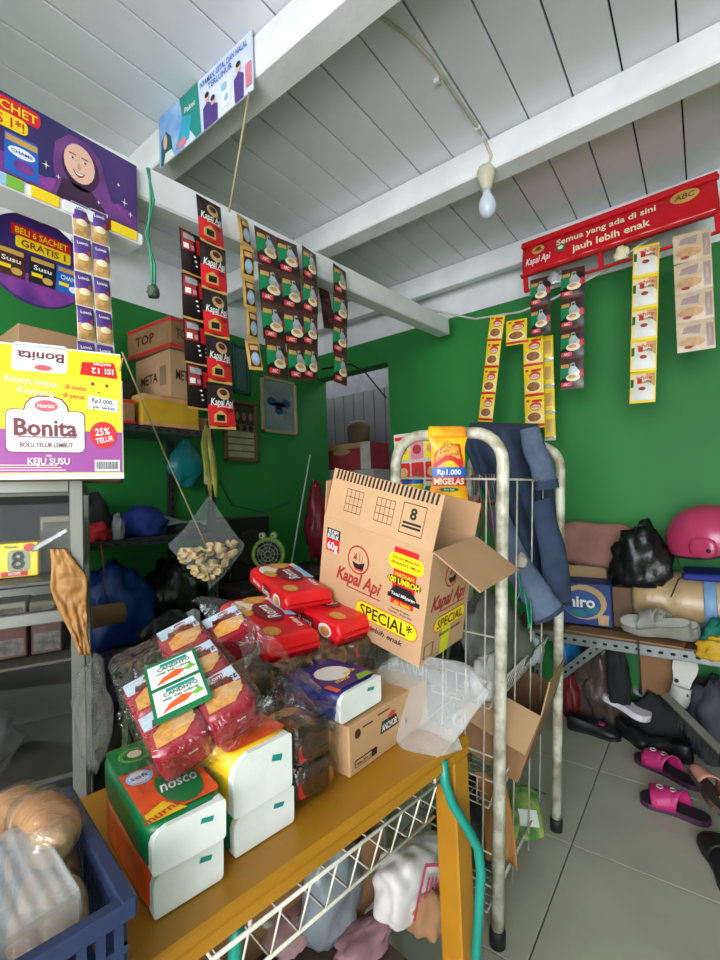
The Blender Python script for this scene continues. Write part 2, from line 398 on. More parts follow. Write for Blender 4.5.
p.ell(cx, cy-.004, .004, .009, mat('print_skin_shade', (206, 152, 132), .5, var=0), 5); p.poly([(cx-.014, cy-.016), (cx-.008, cy-.027), (cx, cy-.031), (cx+.008, cy-.027), (cx+.014, cy-.016), (cx, cy-.0195)], LOGORED, 5); p.poly([(cx-.011, cy-.0185), (cx-.006, cy-.0245), (cx, cy-.026), (cx+.006, cy-.0245), (cx+.011, cy-.0185), (cx, cy-.021)], WHITE, 6)
p.rrect(-wb, .135, -.225, .172, .012, RED, 2); p.text('SACHET', -.283, .153, .02, YELLOW, 3); p.rrect(-wb, .102, -.25, .136, .012, YELLOW, 3); p.text('GRATIS 1*!', -.322, .118, .022, RED, 4, width=.13)
def pouch(cu, cv, m, m2): p.rrect(cu-.032, cv-.045, cu+.032, cv+.045, .004, m, 2); p.rect(cu-.03, cv+.026, cu+.03, cv+.04, GOLD, 3); p.ell(cu, cv+.008, .026, .012, m2, 3); p.ell(cu+.004, cv-.022, .02, .014, MAG, 3)
pouch(-.262, .05, BLUE, WHITE); p.text('CHAMS', -.262, .058, .007, BLUE, 5, width=.04); pouch(-.345, .05, BLACK, GOLD); pouch(-.42, .05, VIOLET, WHITE)
for (a, b, r_) in ((-.215, .06, .009), (-.19, .045, .005), (-.035, .06, .01), (-.02, .035, .007), (-.1, .028, .004), (-.05, .1, .004)):
    p.poly([(a-r_, b), (a-.0012, b+.0012), (a, b+r_*1.3), (a+.0012, b+.0012), (a+r_, b), (a+.0012, b-.0012), (a, b-r_*1.3), (a-.0012, b-.0012)], WHITE, 4)
tag(g.build('banner', None, M), 'purple banner with a smiling woman in a violet headscarf, on the low beam', 'banner')
# shelf ledge / tape strips under it
g = MB(); g.box((-1.20, (y0+y1)/2, 1.90), (.09, wb, .03), WHITEP, ch=.004); lg = struct(g.build('trim_7'))
g = MB(); M2 = FR((-1.153, y1, 1.9), (0, 1, 0), (0, 0, 1)); p = PF(g)
for a, b, m in ((-.02, -.085, YELLOW), (-.2, -.255, YELLOW), (-.085, -.11, DKRED), (-.27, -.3, LGREEN), (-.3, -.42, SKY), (-.12, -.19, WHITE)): g.box(((a+b)/2, 0, 0), (abs(a-b), .026, .002), m)
tag(g.build('tape_strip', None, M2), 'strip of yellow, red and blue tape along the ledge under the purple banner', 'tape')
# round sign
rc = OX(38, 262, -1.35); g = MB(); M = FR(rc, (0, 1, -.03), (.0, .03, 1)); R_ = .118
g.lathe([(0.0, -.003), (R_, -.003), (R_, 0)], VIOLET, 40, smooth=False); p = PF(g)
p.ell(0, 0, R_*.995, R_*.995, NAVY, 1, 40); p.poly([(R_*.97*math.cos(a), R_*.97*math.sin(a)) for a in [math.radians(200+k*14) for k in range(11)]], MAG, 2)
p.poly([(-.06, .078), (.075, .078), (.075, .05), (-.06, .05)], RED, 3); p.text('BELI 6 SACHET', .008, .064, .016, YELLOW, 4, width=.118); p.rrect(-.05, .02, .075, .05, .006, YELLOW, 3); p.text('GRATIS 1', .012, .035, .017, DKRED, 4, width=.1)
for cu, m, m2, t in ((-.058, BROWN, GOLD, 'Susu'), (.01, BLACK, GOLD, 'Susu'), (.072, BLUE, WHITE, 'CHAMS')):
    p.rrect(cu-.03, -.06, cu+.03, .012, .003, m, 4); p.rect(cu-.026, -.004, cu+.026, .008, GOLD, 5); p.text(t, cu, -.018, .012, WHITE, 6, width=.04); p.rect(cu-.024, -.042, cu+.0, -.032, YELLOW, 5); p.ell(cu+.012, -.045, .012, .009, m2, 5)
sg = tag(g.build('round_sign', None, M), 'round purple hanging sign advertising sachets, behind the double purple strip', 'sign')
g = MB(); a = OX(43, 183, -1.2); g.tube([a, (rc.x, a.y, rc.z+.12), (rc.x+.003, rc.y+.01, rc.z+.105)], .0018, ROPE, 6)
tag(g.build('sign_string'), 'thin cord holding the round purple sign', 'string')
# lavender and teal banner on the first ceiling beam: u = +X, faces -Y
ya = .885; a = OY(160, 172, ya); b = OY(253, 85, ya); c = OY(251, 18, ya); d = OY(160, 128, ya)
zb2 = (a.z+b.z)/2; ht = (c.z+d.z)/2-zb2; wd = b.x-a.x
M = FR((a.x, ya, zb2), (1, 0, 0), (0, 0, 1)); g = MB(); g.box((wd/2, ht/2, -.002), (wd, ht, .004), mat('print_lavender', (196, 208, 240), .4, rgb2=(222, 226, 244), vs=6)); p = PF(g)
p.rect(0, 0, wd*.3, ht, mat('print_bluegrad', (98, 150, 216), .4, rgb2=(160, 196, 232), vs=8), 1)
p.poly([(wd*.26, ht), (wd*.47, ht), (wd*.5, ht*.02), (wd*.44, .0), (wd*.3, ht*.5)], TEAL, 2); p.text('Paket', wd*.38, ht*.68, .02, WHITE, 3)
p.poly([(wd*.02, 0), (wd*.03, ht*.5), (wd*.09, ht*.62), (wd*.15, ht*.45), (wd*.18, 0)], mat('print_darkteal', (20, 90, 96), .4), 2); p.ell(wd*.08, ht*.42, wd*.025, ht*.15, SK, 3); p.poly([(wd*.06, 0), (wd*.08, ht*.2), (wd*.16, ht*.18), (wd*.19, 0)], WHITE, 3)
p.poly([(wd*.2, ht*.08), (wd*.3, ht*.6), (wd*.4, ht*.5), (wd*.36, ht*.1)], mat('print_aqua', (40, 170, 200), .4), 3); p.rect(wd*.23, ht*.05, wd*.33, ht*.2, mat('print_pink', (220, 130, 150), .4), 4)
p.text('NYAMAN, GITAL DAN HALAL', wd*.73, ht*.86, .020, BLUE, 3, width=wd*.46); p.text('TERLUHUR', wd*.7, ht*.72, .02, BLUE, 3, width=wd*.24)
for (u, s_) in ((.57, 1.0), (.63, .75), (.88, 1.05)):
    p.poly([(wd*(u-.04), 0), (wd*(u-.045), ht*.38*s_), (wd*u, ht*.46*s_), (wd*(u+.045), ht*.38*s_), (wd*(u+.04), 0)], VIOLET, 3+int(s_*2)); p.ell(wd*u, ht*.53*s_, wd*.022, ht*.08, SK, 6)
    p.ell(wd*u, ht*.58*s_, wd*.022, ht*.05, BLACK, 7)
p.rect(wd*.71, ht*.1, wd*.8, ht*.6, WHITE, 3); p.ell(wd*.74, ht*.46, wd*.03, ht*.08, SKY, 4); p.ell(wd*.76, ht*.25, wd*.02, ht*.06, SKY, 4); p.rect(wd*.94, ht*.1, wd*.995, ht*.5, mat('print_pink', (220, 130, 150), .4), 4)
tag(g.build('banner', None, M), 'pale lavender and teal banner with people in violet shirts, nailed to the white ceiling beam', 'banner')
# twine and raffia
g = MB(); a = OY(249, 92, .87); b = OX(229, 212, -1.15); g.tube([a, a.lerp(b, .5)+Vector((0, 0, -.005)), b], .0035, ROPE, 6); tag(g.build('twine'), 'tan twine stretched from the lavender banner to the coffee sachets', 'twine')
g = MB()
for dx, q in ((0, 0), (5, 3)):
    pts = [OX(x+q, y, -1.16) for x, y in ((149-dx, 168), (151, 200), (148-dx, 235), (152, 265), (152, 290))]; g.tube(pts, .004, mat('raffia_green', (60, 150, 122), .5), 5, ry=.0015)
g.blob(tuple(OX(153, 297, -1.16)), (.03, .03, .035), mat('raffia_knot', (70, 84, 74), .7), 3)
tag(g.build('raffia_string'), 'green raffia string hanging in a loop from the low beam', 'string')
# ================================================================== red rail sign by the back beam
YR = 2.36
a = OY(521, 240, YR); b = OY(718, 176, YR); c = OY(522, 270, YR); d = OY(717, 224, YR)
zt = (a.z+b.z)/2; zb = (c.z+d.z)/2; x0, x1 = a.x, b.x; wd = x1-x0; ht = zt-zb; 
rail = thing('sachet_rail', 'red plastic sachet rail with white lettering under the white roof beam', 'display rail', T(x0, YR, zb))
REDP = mat('red_plastic', (196, 22, 34), .22, var=.05)
tl = RY(-1.0)
g = MB(); Mf = tl @ FR((0, 0, 0), (1, 0, 0), (0, .28, 1)); n = 12
g.sheet(lambda u, v: (u*wd, v*ht, .014*math.sin(v*math.pi)+.002*math.sin(u*40)), 40, 8, REDP, .003, Mf)
p = PF(g, Mf, bulge=lambda u, v: .0165+.012*(math.sin(max(0, min(1, v/ht))*math.pi)-1)+.003)
p.text('Semua yang ada di sini', wd*.47, ht*.66, .034, CREAM, 2, width=wd*.52, bold=.02); p.text('jauh lebih enak', wd*.50, ht*.30, .034, CREAM, 2, width=wd*.40, bold=.02)
p.ell(wd*.86, ht*.70, .052, .036, GOLD, 1); p.text('ABC', wd*.86, ht*.70, .03, DKRED, 2, width=.075, shear=.2)
p.ell(wd*.10, ht*.66, .030, .026, GOLD, 1); p.poly([(wd*.10-.018, ht*.62), (wd*.10+.018, ht*.62), (wd*.10+.008, ht*.78), (wd*.10-.01, ht*.74)], DKRED, 2); p.text('Kapal Api', wd*.10, ht*.34, .036, WHITE, 2, width=.12, shear=.3)
p.poly([(wd*.2, ht*.42), (wd*.25, ht*.3), (wd*.27, ht*.5), (wd*.23, ht*.6)], PGREEN, 2); p.ell(wd*.235, ht*.46, .013, .011, CREAM, 3)
g.build('sign_panel', rail)
g = MB()
for z_, yy in ((0, 0), (ht*.97, .05)): g.box((wd/2, yy, z_), (wd+.02, .03, .014), REDP, M=tl, ch=.003)
g.box((wd/2, .036, ht*.98), (wd+.01, .012, .03), REDP, M=tl, ch=.003)
g.build('rail_edge', rail)
g = MB()
for u in (.012, .445, .988): g.box((wd*u, .01, -.04), (.022, .02, .085), REDP, M=tl, ch=.003)
g.box((wd*.23, .01, -.078), (wd*.45, .014, .012), REDP, M=tl, ch=.002); g.box((wd*.72, .01, -.078), (wd*.54, .014, .012), REDP, M=tl, ch=.002); g.build('hanging_frame', rail)
# ================================================================== sachets
_SM = {}
SILV = mat('print_silver', (190, 194, 200), .3, .3, var=.15, vs=40)
PINKR = mat('print_pinkred', (214, 60, 70), .4); MAUVE = mat('print_mauve', (176, 150, 150), .5); BEIGE = mat('print_beige', (214, 188, 160), .35, var=.1, vs=20)
def sachet_mesh(kind, w, h):
    key = (kind, round(w, 3), round(h, 3))
    if key in _SM: return _SM[key]
    base = {'kapal': DARKF, 'kapal_back': DARKF, 'abc': BROWN, 'luwak': WHITE, 'gold': GOLD, 'yellow': YELLOW, 'white': YELLOW, 'beige': BEIGE, 'dark': BROWN, 'yellow_back': YELLOW}[kind]
    B = .0075
    bf = lambda u, v: B*max(0, 1-(2*u/w)**2)**.7*max(0, 1-(2*v/(h*.86))**2)**.5 if abs(v) < h*.43 else 0.0
    g = MB(); 
    g.grid(lambda a, b: ((a-.5)*w, (b-.5)*h, bf((a-.5)*w, (b-.5)*h)), 8, 12, base)
    g.grid(lambda a, b: ((a-.5)*w, (b-.5)*h, -bf((a-.5)*w, (b-.5)*h)*.8-.0006), 6, 8, base, flip=True)
    p = PF(g, None, bf, .0009); X = lambda t: t*w; Y = lambda t: t*h
    if kind == 'kapal':
        p.rect(X(-.5), Y(-.44), X(.5), Y(.02), RED, 1); p.rect(X(-.5), Y(-.5), X(.5), Y(-.44), GOLD, 1); p.ell(X(.08), Y(.27), X(.24), Y(.13), TAN, 1); p.ell(X(.08), Y(.3), X(.15), Y(.07), BROWN, 2)
        p.text('Kapal Api', 0, Y(.08), h*.15, WHITE, 3, width=w*.86, shear=.25); p.rect(X(-.2), Y(-.03), X(.4), Y(-.015), WHITE, 3)
        p.poly([(X(-.35), Y(-.36)), (X(.12), Y(-.36)), (X(.12), Y(-.2)), (X(-.1), Y(-.1)), (X(-.35), Y(-.2))], GOLD, 2); p.rect(X(-.26), Y(-.33), X(.04), Y(-.2), BLACK, 3); p.ell(X(.25), Y(-.1), X(.15), Y(.04), DKRED, 2)
    elif kind == 'kapal_back':
        p.rect(X(-.46), Y(.02), X(-.05), Y(.46), LOGORED, 1); p.rect(X(-.4), Y(.28), X(.0), Y(.42), SILV, 2); p.rect(X(.05), Y(0), X(.44), Y(.36), RED, 1); p.rect(X(-.42), Y(.06), X(-.24), Y(.18), WHITE, 2); p.rect(X(-.18), Y(.06), X(-.05), Y(.16), mat('print_pink', (220, 130, 150), .4), 2)
        for k in range(3): p.ell(X(-.05+.03*k), Y(-.08-.1*k), X(.045), Y(.022), WHITE, 2); p.rect(X(.2), Y(-.12-.09*k), X(.42), Y(-.09-.09*k), SILV, 2)
        p.rect(X(-.5), Y(-.5), X(.5), Y(-.45), GOLD, 1)
    elif kind == 'abc':
        p.rect(X(-.5), Y(-.42), X(.5), Y(.30), DARKF, 1); p.poly([(X(-.5), Y(-.2)), (X(-.5), Y(.26)), (X(-.1), Y(.2)), (X(-.05), Y(-.15))], mat('print_abc_green', (16, 130, 80), .4), 2); p.rect(X(-.46), Y(.2), X(-.1), Y(.32), GOLD, 3)
        p.poly([(X(-.1), Y(-.1)), (X(-.14), Y(.1)), (X(-.06), Y(.2)), (X(-.04), Y(.34)), (X(.12), Y(.36)), (X(.16), Y(.22)), (X(.34), Y(.05)), (X(.3), Y(-.1))], SILV, 3); p.ell(X(.06), Y(.27), X(.07), Y(.04), PGREEN, 4)
        p.ell(X(.06), Y(-.14), X(.3), Y(.12), CREAM, 4); p.ell(X(.02), Y(-.11), X(.18), Y(.06), TAN, 5); p.poly([(X(.32), Y(-.15)), (X(.5), Y(-.1)), (X(.5), Y(.1)), (X(.36), Y(.12))], RED, 3); p.rrect(X(-.46), Y(-.42), X(.02), Y(-.28), h*.03, PINKR, 5); p.text('ABC', X(-.22), Y(-.35), h*.08, WHITE, 6, width=w*.26)
    elif kind == 'luwak':
        p.rect(X(-.49), Y(-.02), X(.40), Y(.48), VIOLET, 1); p.rect(X(-.49), Y(-.47), X(.40), Y(-.02), TAN, 1); p.text('Luwak', X(-.06), Y(.3), h*.1, WHITE, 3, width=w*.6); p.ell(X(.22), Y(.06), X(.1), Y(.07), PINKR, 2); p.ell(X(-.05), Y(-.1), X(.3), Y(.1), CREAM, 2); p.ell(X(-.1), Y(-.3), X(.16), Y(.07), GOLD, 3); p.rect(X(-.44), Y(-.5), X(.4), Y(-.44), CREAM, 1)
    elif kind == 'gold':
        p.rect(X(-.34), Y(-.4), X(.36), Y(.36), BROWN, 1); p.ell(X(.0), Y(-.15), X(.3), Y(.22), SILV, 2); p.ell(X(.0), Y(-.12), X(.2), Y(.12), SKY, 3); p.rect(X(-.28), Y(.14), X(.3), Y(.3), TAN, 2)
    elif kind == 'yellow':
        p.rect(X(-.5), Y(.2), X(.5), Y(.42), YELLOW, 1); p.rect(X(-.1), Y(.34), X(.4), Y(.42), RED, 2); p.rect(X(-.4), Y(.36), X(-.24), Y(.44), RED, 2); p.ell(X(.08), Y(.2), X(.3), Y(.14), PINKR, 2); p.ell(X(.08), Y(.17), X(.25), Y(.08), CREAM, 3); p.text('Racik', X(.08), Y(.19), h*.1, PINKR, 4, width=w*.42)
        p.ell(0, Y(-.16), X(.42), Y(.19), CREAM, 2); p.ell(0, Y(-.15), X(.34), Y(.15), mat('print_food', (166, 102, 38), .5, var=.25, vs=90), 3); p.rect(X(-.5), Y(-.46), X(.5), Y(-.37), RED, 2)
    elif kind == 'white':
        p.rect(X(-.46), Y(-.42), X(.46), Y(.42), CREAM, 1); p.poly([(X(.1), Y(.42)), (X(.46), Y(.42)), (X(.46), Y(.0)), (X(.3), Y(.1))], TAN, 2); p.poly([(X(-.4), Y(-.42)), (X(-.3), Y(.08)), (X(.3), Y(.1)), (X(.42), Y(-.42))], mat('print_milk', (222, 222, 220), .4), 2); p.ell(X(0), Y(-.06), X(.14), Y(.06), LOGORED, 4); p.text('white', X(.05), Y(.3), h*.12, PINKR, 4, width=w*.62); p.rect(X(-.2), Y(.1), X(-.02), Y(.26), RED, 3); p.rect(X(-.46), Y(0), X(-.34), Y(.26), PGREEN, 3); p.text('koffie', X(.12), Y(.15), h*.09, BROWN, 4, width=w*.44, shear=.3)
    elif kind == 'beige':
        p.poly([(X(-.36), Y(.1)), (X(.1), Y(.05)), (X(.16), Y(.36)), (X(-.3), Y(.3))], MAUVE, 1); p.ell(X(-.1), Y(-.2), X(.34), Y(.16), TAN, 1); p.ell(X(-.2), Y(-.36), X(.12), Y(.05), LOGORED, 2); p.rect(X(.28), Y(-.4), X(.46), Y(.36), MAUVE, 1); p.text('CREAMER', X(.37), Y(0), w*.06, BEIGE, 2, rot=90)
    elif kind == 'dark':
        p.rect(X(-.4), Y(-.3), X(.4), Y(.1), DARKF, 1); p.ell(0, Y(-.1), X(.2), Y(.1), LOGORED, 2)
    elif kind == 'yellow_back':
        p.rect(X(-.5), Y(-.5), X(.5), Y(-.36), SILV, 1); p.rect(X(-.3), Y(-.2), X(.3), Y(.3), GOLD, 1)
    o = g.build('sachet'); me = o.data; bpy.data.objects.remove(o); _SM[key] = me
    return me
def strip(kind, tl, tr, bl, plane, axis, rows, label, group, cols=1, wob=3, name='sachet_strip', seed=1, y_shift=0):
    fn = (lambda x, y: OX(x, y, plane)) if axis == 'X' else (lambda x, y: OY(x, y, plane))
    a, b, c = fn(*tl), fn(*tr), fn(*bl); ud = Vector((0, 1, 0)) if axis == 'X' else Vector((1, 0, 0))
    wid = (b-a).dot(ud); H = a.z-c.z; lean = (c-a).dot(ud)
    top = a+ud*(wid/2); top.z = (a.z+b.z)/2+0; H = top.z-c.z
    up = Vector((0, 0, 1))-ud*(lean/H)
    M = FR(top, ud, (0, 0, 1)) @ RZ(math.degrees(math.atan2(lean, H)))
    root = thing(name, label, 'sachet strip', M, group); w = wid/cols; h = H/rows; me = sachet_mesh(kind, w*.98, h*1.0); rnd = random.Random(seed)
    for c_ in range(cols):
        for r in range(rows):
            o = bpy.data.objects.new('sachet', me); COL.objects.link(o); o.parent = root
            o.matrix_local = T((c_-(cols-1)/2)*w, -(r+.5)*h, .004*((r % 2)*2-1)*.3) @ RX(rnd.uniform(-wob, wob)) @ RY(rnd.uniform(-wob, wob)*1.5)
    return root
PB = -1.17
strip('luwak', (71, 199), (108, 216), (79, 374), PB+.015, 'X', 5, 'double strip of violet and tan coffee sachets hanging under the purple banner', 'sachet strips on the low beam', 2)
strip('kapal', (196, 192), (222, 208), (210, 428), PB+.03, 'X', 5, 'strip of black and red coffee sachets with white script, front side showing', 'sachet strips on the low beam')
strip('kapal_back', (179, 226), (207, 240), (187, 408), PB, 'X', 4, 'strip of black and red coffee sachets showing their printed back sides', 'sachet strips on the low beam')
strip('gold', (237, 212), (250, 220), (249, 369), PB, 'X', 5, 'narrow strip of gold edged sachets between the black-red and the brown-green coffee strips', 'sachet strips on the low beam', wob=8)
strip('abc', (254, 224), (297, 246), (267, 374), PB, 'X', 4, 'wide double strip of brown and green milk coffee sachets beside the gold strip', 'sachet strips on the low beam', 2)
strip('abc', (302, 246), (317, 253), (303, 378), PB, 'X', 4, 'single brown and green coffee strip next to the wide double strip', 'sachet strips on the low beam')
strip('dark', (318, 286), (330, 291), (324, 327), PB-.1, 'X', 2, 'short dark brown strip hanging between two single brown-green strips', 'sachet strips on the low beam')
strip('abc', (333, 264), (347, 270), (333, 382), PB, 'X', 4, 'single brown and green coffee strip hanging alone nearest the end of the low beam', 'sachet strips on the low beam')
strip('yellow', (490, 314), (505, 317), (478, 424), 2.38, 'Y', 4, 'tilted strip of yellow seasoning sachets nearest the roof beam end', 'sachet strips by the back wall')
strip('yellow', (506, 320), (527, 319), (506, 347), 2.38, 'Y', 1, 'single yellow seasoning sachet hooked over the rope', 'sachet strips by the back wall')
strip('yellow', (523, 337), (543, 337), (525, 429), 2.39, 'Y', 3, 'strip of yellow seasoning sachets hanging below the short coffee strip', 'sachet strips by the back wall')
strip('yellow_back', (542, 335), (553, 336), (545, 441), 2.43, 'Y', 4, 'yellow sachet strip turned backwards behind the other yellow strip', 'sachet strips by the back wall')
strip('abc', (530, 280), (550, 275), (531, 337), 2.35, 'Y', 2, 'short strip of two brown and green coffee sachets on the red rail', 'sachet strips by the back wall')
strip('abc', (561, 270), (585, 265), (560, 391), 2.35, 'Y', 4, 'long strip of four brown and green coffee sachets on the red rail', 'sachet strips by the back wall')
strip('white', (633, 248), (660, 241), (629, 405), 2.35, 'Y', 5, 'strip of white coffee sachets with yellow edges on the red rail', 'sachet strips by the back wall')
strip('beige', (672, 236), (711, 227), (677, 354), 2.35, 'Y', 4, 'wide strip of beige creamer sachets at the end of the red rail', 'sachet strips by the back wall', wob=6)
# loose folded sachet tops hooked on the rail
for px, py, m_, lb in ((555, 278, SILV, 'crumpled silver sachet end between the two coffee strips on the rail'), (621, 253, CREAM, 'crumpled cream sachet end beside the white coffee strip')):
    q = OY(px, py, 2.34); g = MB(); g.blob((q.x, q.y, q.z-.03), (.055, .02, .06), m_, px, amp=.5); tag(g.build('sachet_scrap'), lb, 'sachet')
# ================================================================== Bonita carton on the glass display case
A0 = 66.0; ud = Vector((math.cos(math.radians(A0)), math.sin(math.radians(A0)), 0)); nd = Vector((-ud.y, ud.x, 0))     # along the front, inward
br = DP(124, 479, 1.0)                                              # lower right front corner of the carton
CT = DP(82, 480, 1.0).z                                             # top of the case
BW, BD, BH = .36, .22, .232
bon = thing('carton', 'yellow and purple cake carton with an open printed flap on the glass case', 'carton', FR((br.x, br.y, CT), ud, nd))
ty = DP(124, 380, 1.0).z-CT; BH = ty
BY = mat('carton_yellow', (242, 208, 24), .5, var=.02)
g = MB(); th = .004
g.box((-BW/2, th/2, BH/2), (BW, th, BH), WHITE); g.box((-BW/2, BD, BH/2), (BW, th, BH), CARDIN); g.box((-th/2, BD/2, BH/2), (th, BD, BH), BY); g.box((-BW, BD/2, BH/2), (th, BD, BH), BY); g.box((-BW/2, BD/2, th/2), (BW, BD, th), CARDIN)
p = PF(g, FR((0, 0, 0), (1, 0, 0), (0, 0, 1)) @ Matrix.Diagonal((.76, 1, 1, 1)))
p.rect(-BW*1.31, .0, -.004, BH, BY, 1); p.rect(-BW*1.31, .014, -.004, BH*.47, PURPLE, 2); p.rect(-BW*1.31, 0, 0, .012, WHITE, 2)
p.rrect(-.272, .054, -.094, .142, .012, mat('print_maroon', (110, 40, 50), .5, var=0), 3); p.rrect(-.235, .09, -.13, .171, .035, MATS['print_maroon'], 3)
p.rrect(-.270, .056, -.096, .140, .011, WHITE, 4); p.rrect(-.232, .1, -.133, .168, .033, WHITE, 5)
p.ell(-.183, .150, .026, .012, mat('print_rose', (206, 90, 100), .5), 7); p.text('Nutrisia', -.183, .150, .008, WHITE, 8, width=.038)
p.text('Bonita', -.184, .106, .034, MATS['print_maroon'], 8, width=.140, bold=.02); p.rect(-.245, .085, -.115, .087, MATS['print_maroon'], 6); p.text('BOLU TELUR LEMBUT', -.182, .070, .009, MATS['print_maroon'], 6, width=.118)
p.text('rasa', -.178, .049, .005, WHITE, 5); p.text('KEJU SUSU', -.178, .037, .013, WHITE, 5, width=.094)
p.ell(-.050, .094, .034, .029, RED, 4); p.text('25%', -.052, .101, .015, WHITE, 5, width=.036, rot=6); p.text('TELUR', -.047, .084, .011, WHITE, 5, width=.044, rot=10)
p.poly([(-.088, .150), (-.012, .144), (-.012, .170), (-.084, .178)], WHITE, 4); p.text('Rp2.000,-', -.048, .166, .009, BLACK, 5, width=.058, rot=-5); p.text('per sachet', -.047, .153, .007, BLACK, 5, width=.054, rot=-4)
p.rect(-.072, .016, -.010, .040, WHITE, 4); rb = random.Random(4); x = -.068
while x < -.016: w_ = rb.uniform(.0006, .002); p.rect(x, .020, x+w_, .037, BLACK, 5); x += w_+rb.uniform(.0008, .002)
p.text('Bolunya lembut', -.215, BH-.016, .012, CREAM, 5, width=.115, rot=-4); p.text('di mulut', -.115, BH-.022, .010, ORANGE, 5, width=.05, rot=-4); p.text('Kenyang', -.205, BH-.036, .012, CREAM, 5, width=.08, rot=-4); p.text('di perut', -.120, BH-.040, .010, ORANGE, 5, width=.05, rot=-4)
for a, b, r_ in ((-.075, BH-.012, .004), (-.04, BH-.014, .0035), (-.06, BH-.03, .002)): p.ell(a, b, r_, r_, DKRED, 5)
for k in range(3): p.rect(-.30, .018+.005*k, -.14-.01*k, .0195+.005*k, CREAM, 4)
g.build('carton_body', bon)
g = MB(); FLH = .07; Mfl = FR((0, .002, BH), (1, 0, 0), (0, .35, 1)); g.box((-BW/2, FLH/2, -.0015), (BW-.004, FLH, .003), BY); p = PF(g, None)
p.M = Matrix.Diagonal((.76, 1, 1, 1)); p.rect(-BW*1.3, FLH-.004, -.004, FLH, WHITE, 1); p.rrect(-.26, .006, -.135, .075, .01, WHITE, 1); p.text('Bonita', -.196, .042, .022, MATS['print_maroon'], 3, width=.105, rot=180); p.ell(-.19, .016, .02, .007, MATS['print_rose'], 3); p.poly([(-.105, .008), (-.012, .004), (-.02, .044), (-.1, .04)], RED, 2); p.text('ISI 12', -.05, .02, .014, WHITE, 3, width=.055, rot=180); p.text('sachet', -.05, .036, .008, WHITE, 3, width=.045, rot=180)
g.build('flap', bon, Mfl)
g = MB(); g.box((0, .04, .0), (.003, .1, .07), CARDIN); g.build('side_flap', bon, T(-.006, .02, BH+.02) @ RY(12))
# ------------------------------------------------------------------ glass display case
cr = DP(83, 486, 1.0); CW, CD = .62, .42; cz = CT
case = thing('display_case', 'aluminium framed glass display case under the yellow carton', 'display case', FR((cr.x, cr.y, 0), ud, nd))
fw = .026
for x in (-fw/2, -CW+fw/2):
    for y in (fw/2, CD-fw/2): g = MB(); g.box((0, 0, 0), (fw, fw, cz), ALU, ch=.002); g.build('post', case, T(x, y, cz/2))
for z in (cz-fw/2, .97, .45, .05):
    for y in (fw/2, CD-fw/2): g = MB(); g.box((0, 0, 0), (CW-2*fw, fw*.8, fw), ALU, ch=.002); g.build('rail', case, T(-CW/2, y, z))
    for x in (-fw/2, -CW+fw/2): g = MB(); g.box((0, 0, 0), (fw*.8, CD-2*fw, fw), ALU, ch=.002); g.build('rail', case, T(x, CD/2, z))
for z, d_ in ((cz-.012, CD), (1.035, .36), (.86, .36), (.62, .38), (.3, .38)):
    g = MB(); g.box((-CW/2, CD-.02-d_/2 if d_ < CD else CD/2, z), (CW-2*fw, d_-.04, .006), mat('shelf_board', (72, 70, 62), .5)); g.build('shelf', case)
g = MB(); g.box((-CW/2, .008, cz/2), (CW-2*fw, .004, cz-.1), GLASS); g.build('front_pane', case)
g = MB(); g.box((-.008, CD/2, cz/2), (.004, CD-2*fw, cz-.1), GLASS); g.build('side_pane', case)
g = MB(); g.box((-CW/2, CD-.004, cz/2), (CW-2*fw, .004, cz-.02), mat('case_back', (40, 42, 40), .7)); g.build('back_panel', case)
def CM(x, y, z): return FR((cr.x, cr.y, 0), ud, nd) @ T(x, y, z)
def in_case(px0, py0, px1, py1, din, dd):                           # pixel rect -> local x range, z range on the plane din behind the case front
    o = Vector((cr.x, cr.y, 0))+nd*din
    def hit(x, y): r = ray(x, y); t = (o-EYE).dot(nd)/r.dot(nd); q = EYE+r*t-Vector((cr.x, cr.y, 0)); return q.dot(ud), q.z
    a = hit(px0, py1); b = hit(px1, py0); return a[0], b[0], a[1], b[1]
SH = 1.041
x0, x1, z0, z1 = in_case(-16, 530, 38, 568, .16, .08)
g = MB(); w_ = x1-x0; h_ = z1-z0; g.box((w_/2, .04, h_/2), (w_, .08, h_), YELLOW, ch=.002); p = PF(g, FR((0, 0, 0), (1, 0, 0), (0, 0, 1))); p.text('8', w_*.62, h_*.5, h_*.5, BLACK, 2, width=w_*.26, bold=.03); p.rrect(w_*.42, h_*.16, w_*.85, h_*.8, .01, mat('print_grey', (150, 160, 120), .5), 1); p.rect(w_*.3, h_*.04, w_*.8, h_*.18, RED, 2); p.text('KOPI', w_*.55, h_*.11, h_*.09, WHITE, 3); p.ell(w_*.84, h_*.85, w_*.12, h_*.12, RED, 2); p.text('Plester', w_*.5, h_*.9, h_*.08, PGREEN, 3)
tag(g.build('snack_box', None, CM(x0, .16, SH)), 'small yellow box with a big 8 inside the glass case', 'box')
def sbox(px, din, dd, z, m_, lb, cat='box', name='box'):
    x0, x1, z0, z1 = in_case(*px, din, dd); g = MB(); g.box(((x1-x0)/2, dd/2, (z1-z0)/2), (x1-x0, dd, z1-z0), m_, ch=.003); PF(g, FR((0, 0, 0), (1, 0, 0), (0, 0, 1))).rect((x1-x0)*.08, (z1-z0)*.1, (x1-x0)*.92, (z1-z0)*.62, mat(m_.name+'_label', (92, 88, 78), .6, var=.3, vs=60), 1)
    return tag(g.build(name, None, CM(x0, din, z)), lb, cat)
PALE = mat('pale_box', (136, 132, 116), .6); RB = mat('redbrown_box', (84, 46, 38), .6)
sbox((39, 522, 76, 566), .22, .1, SH, mat('grey_box', (74, 72, 66), .6), 'grey box on the upper shelf beside the yellow box in the case')
sbox((40, 505, 72, 522), .22, .1, SH+.098, PALE, 'pale open box on top of the grey box in the case')
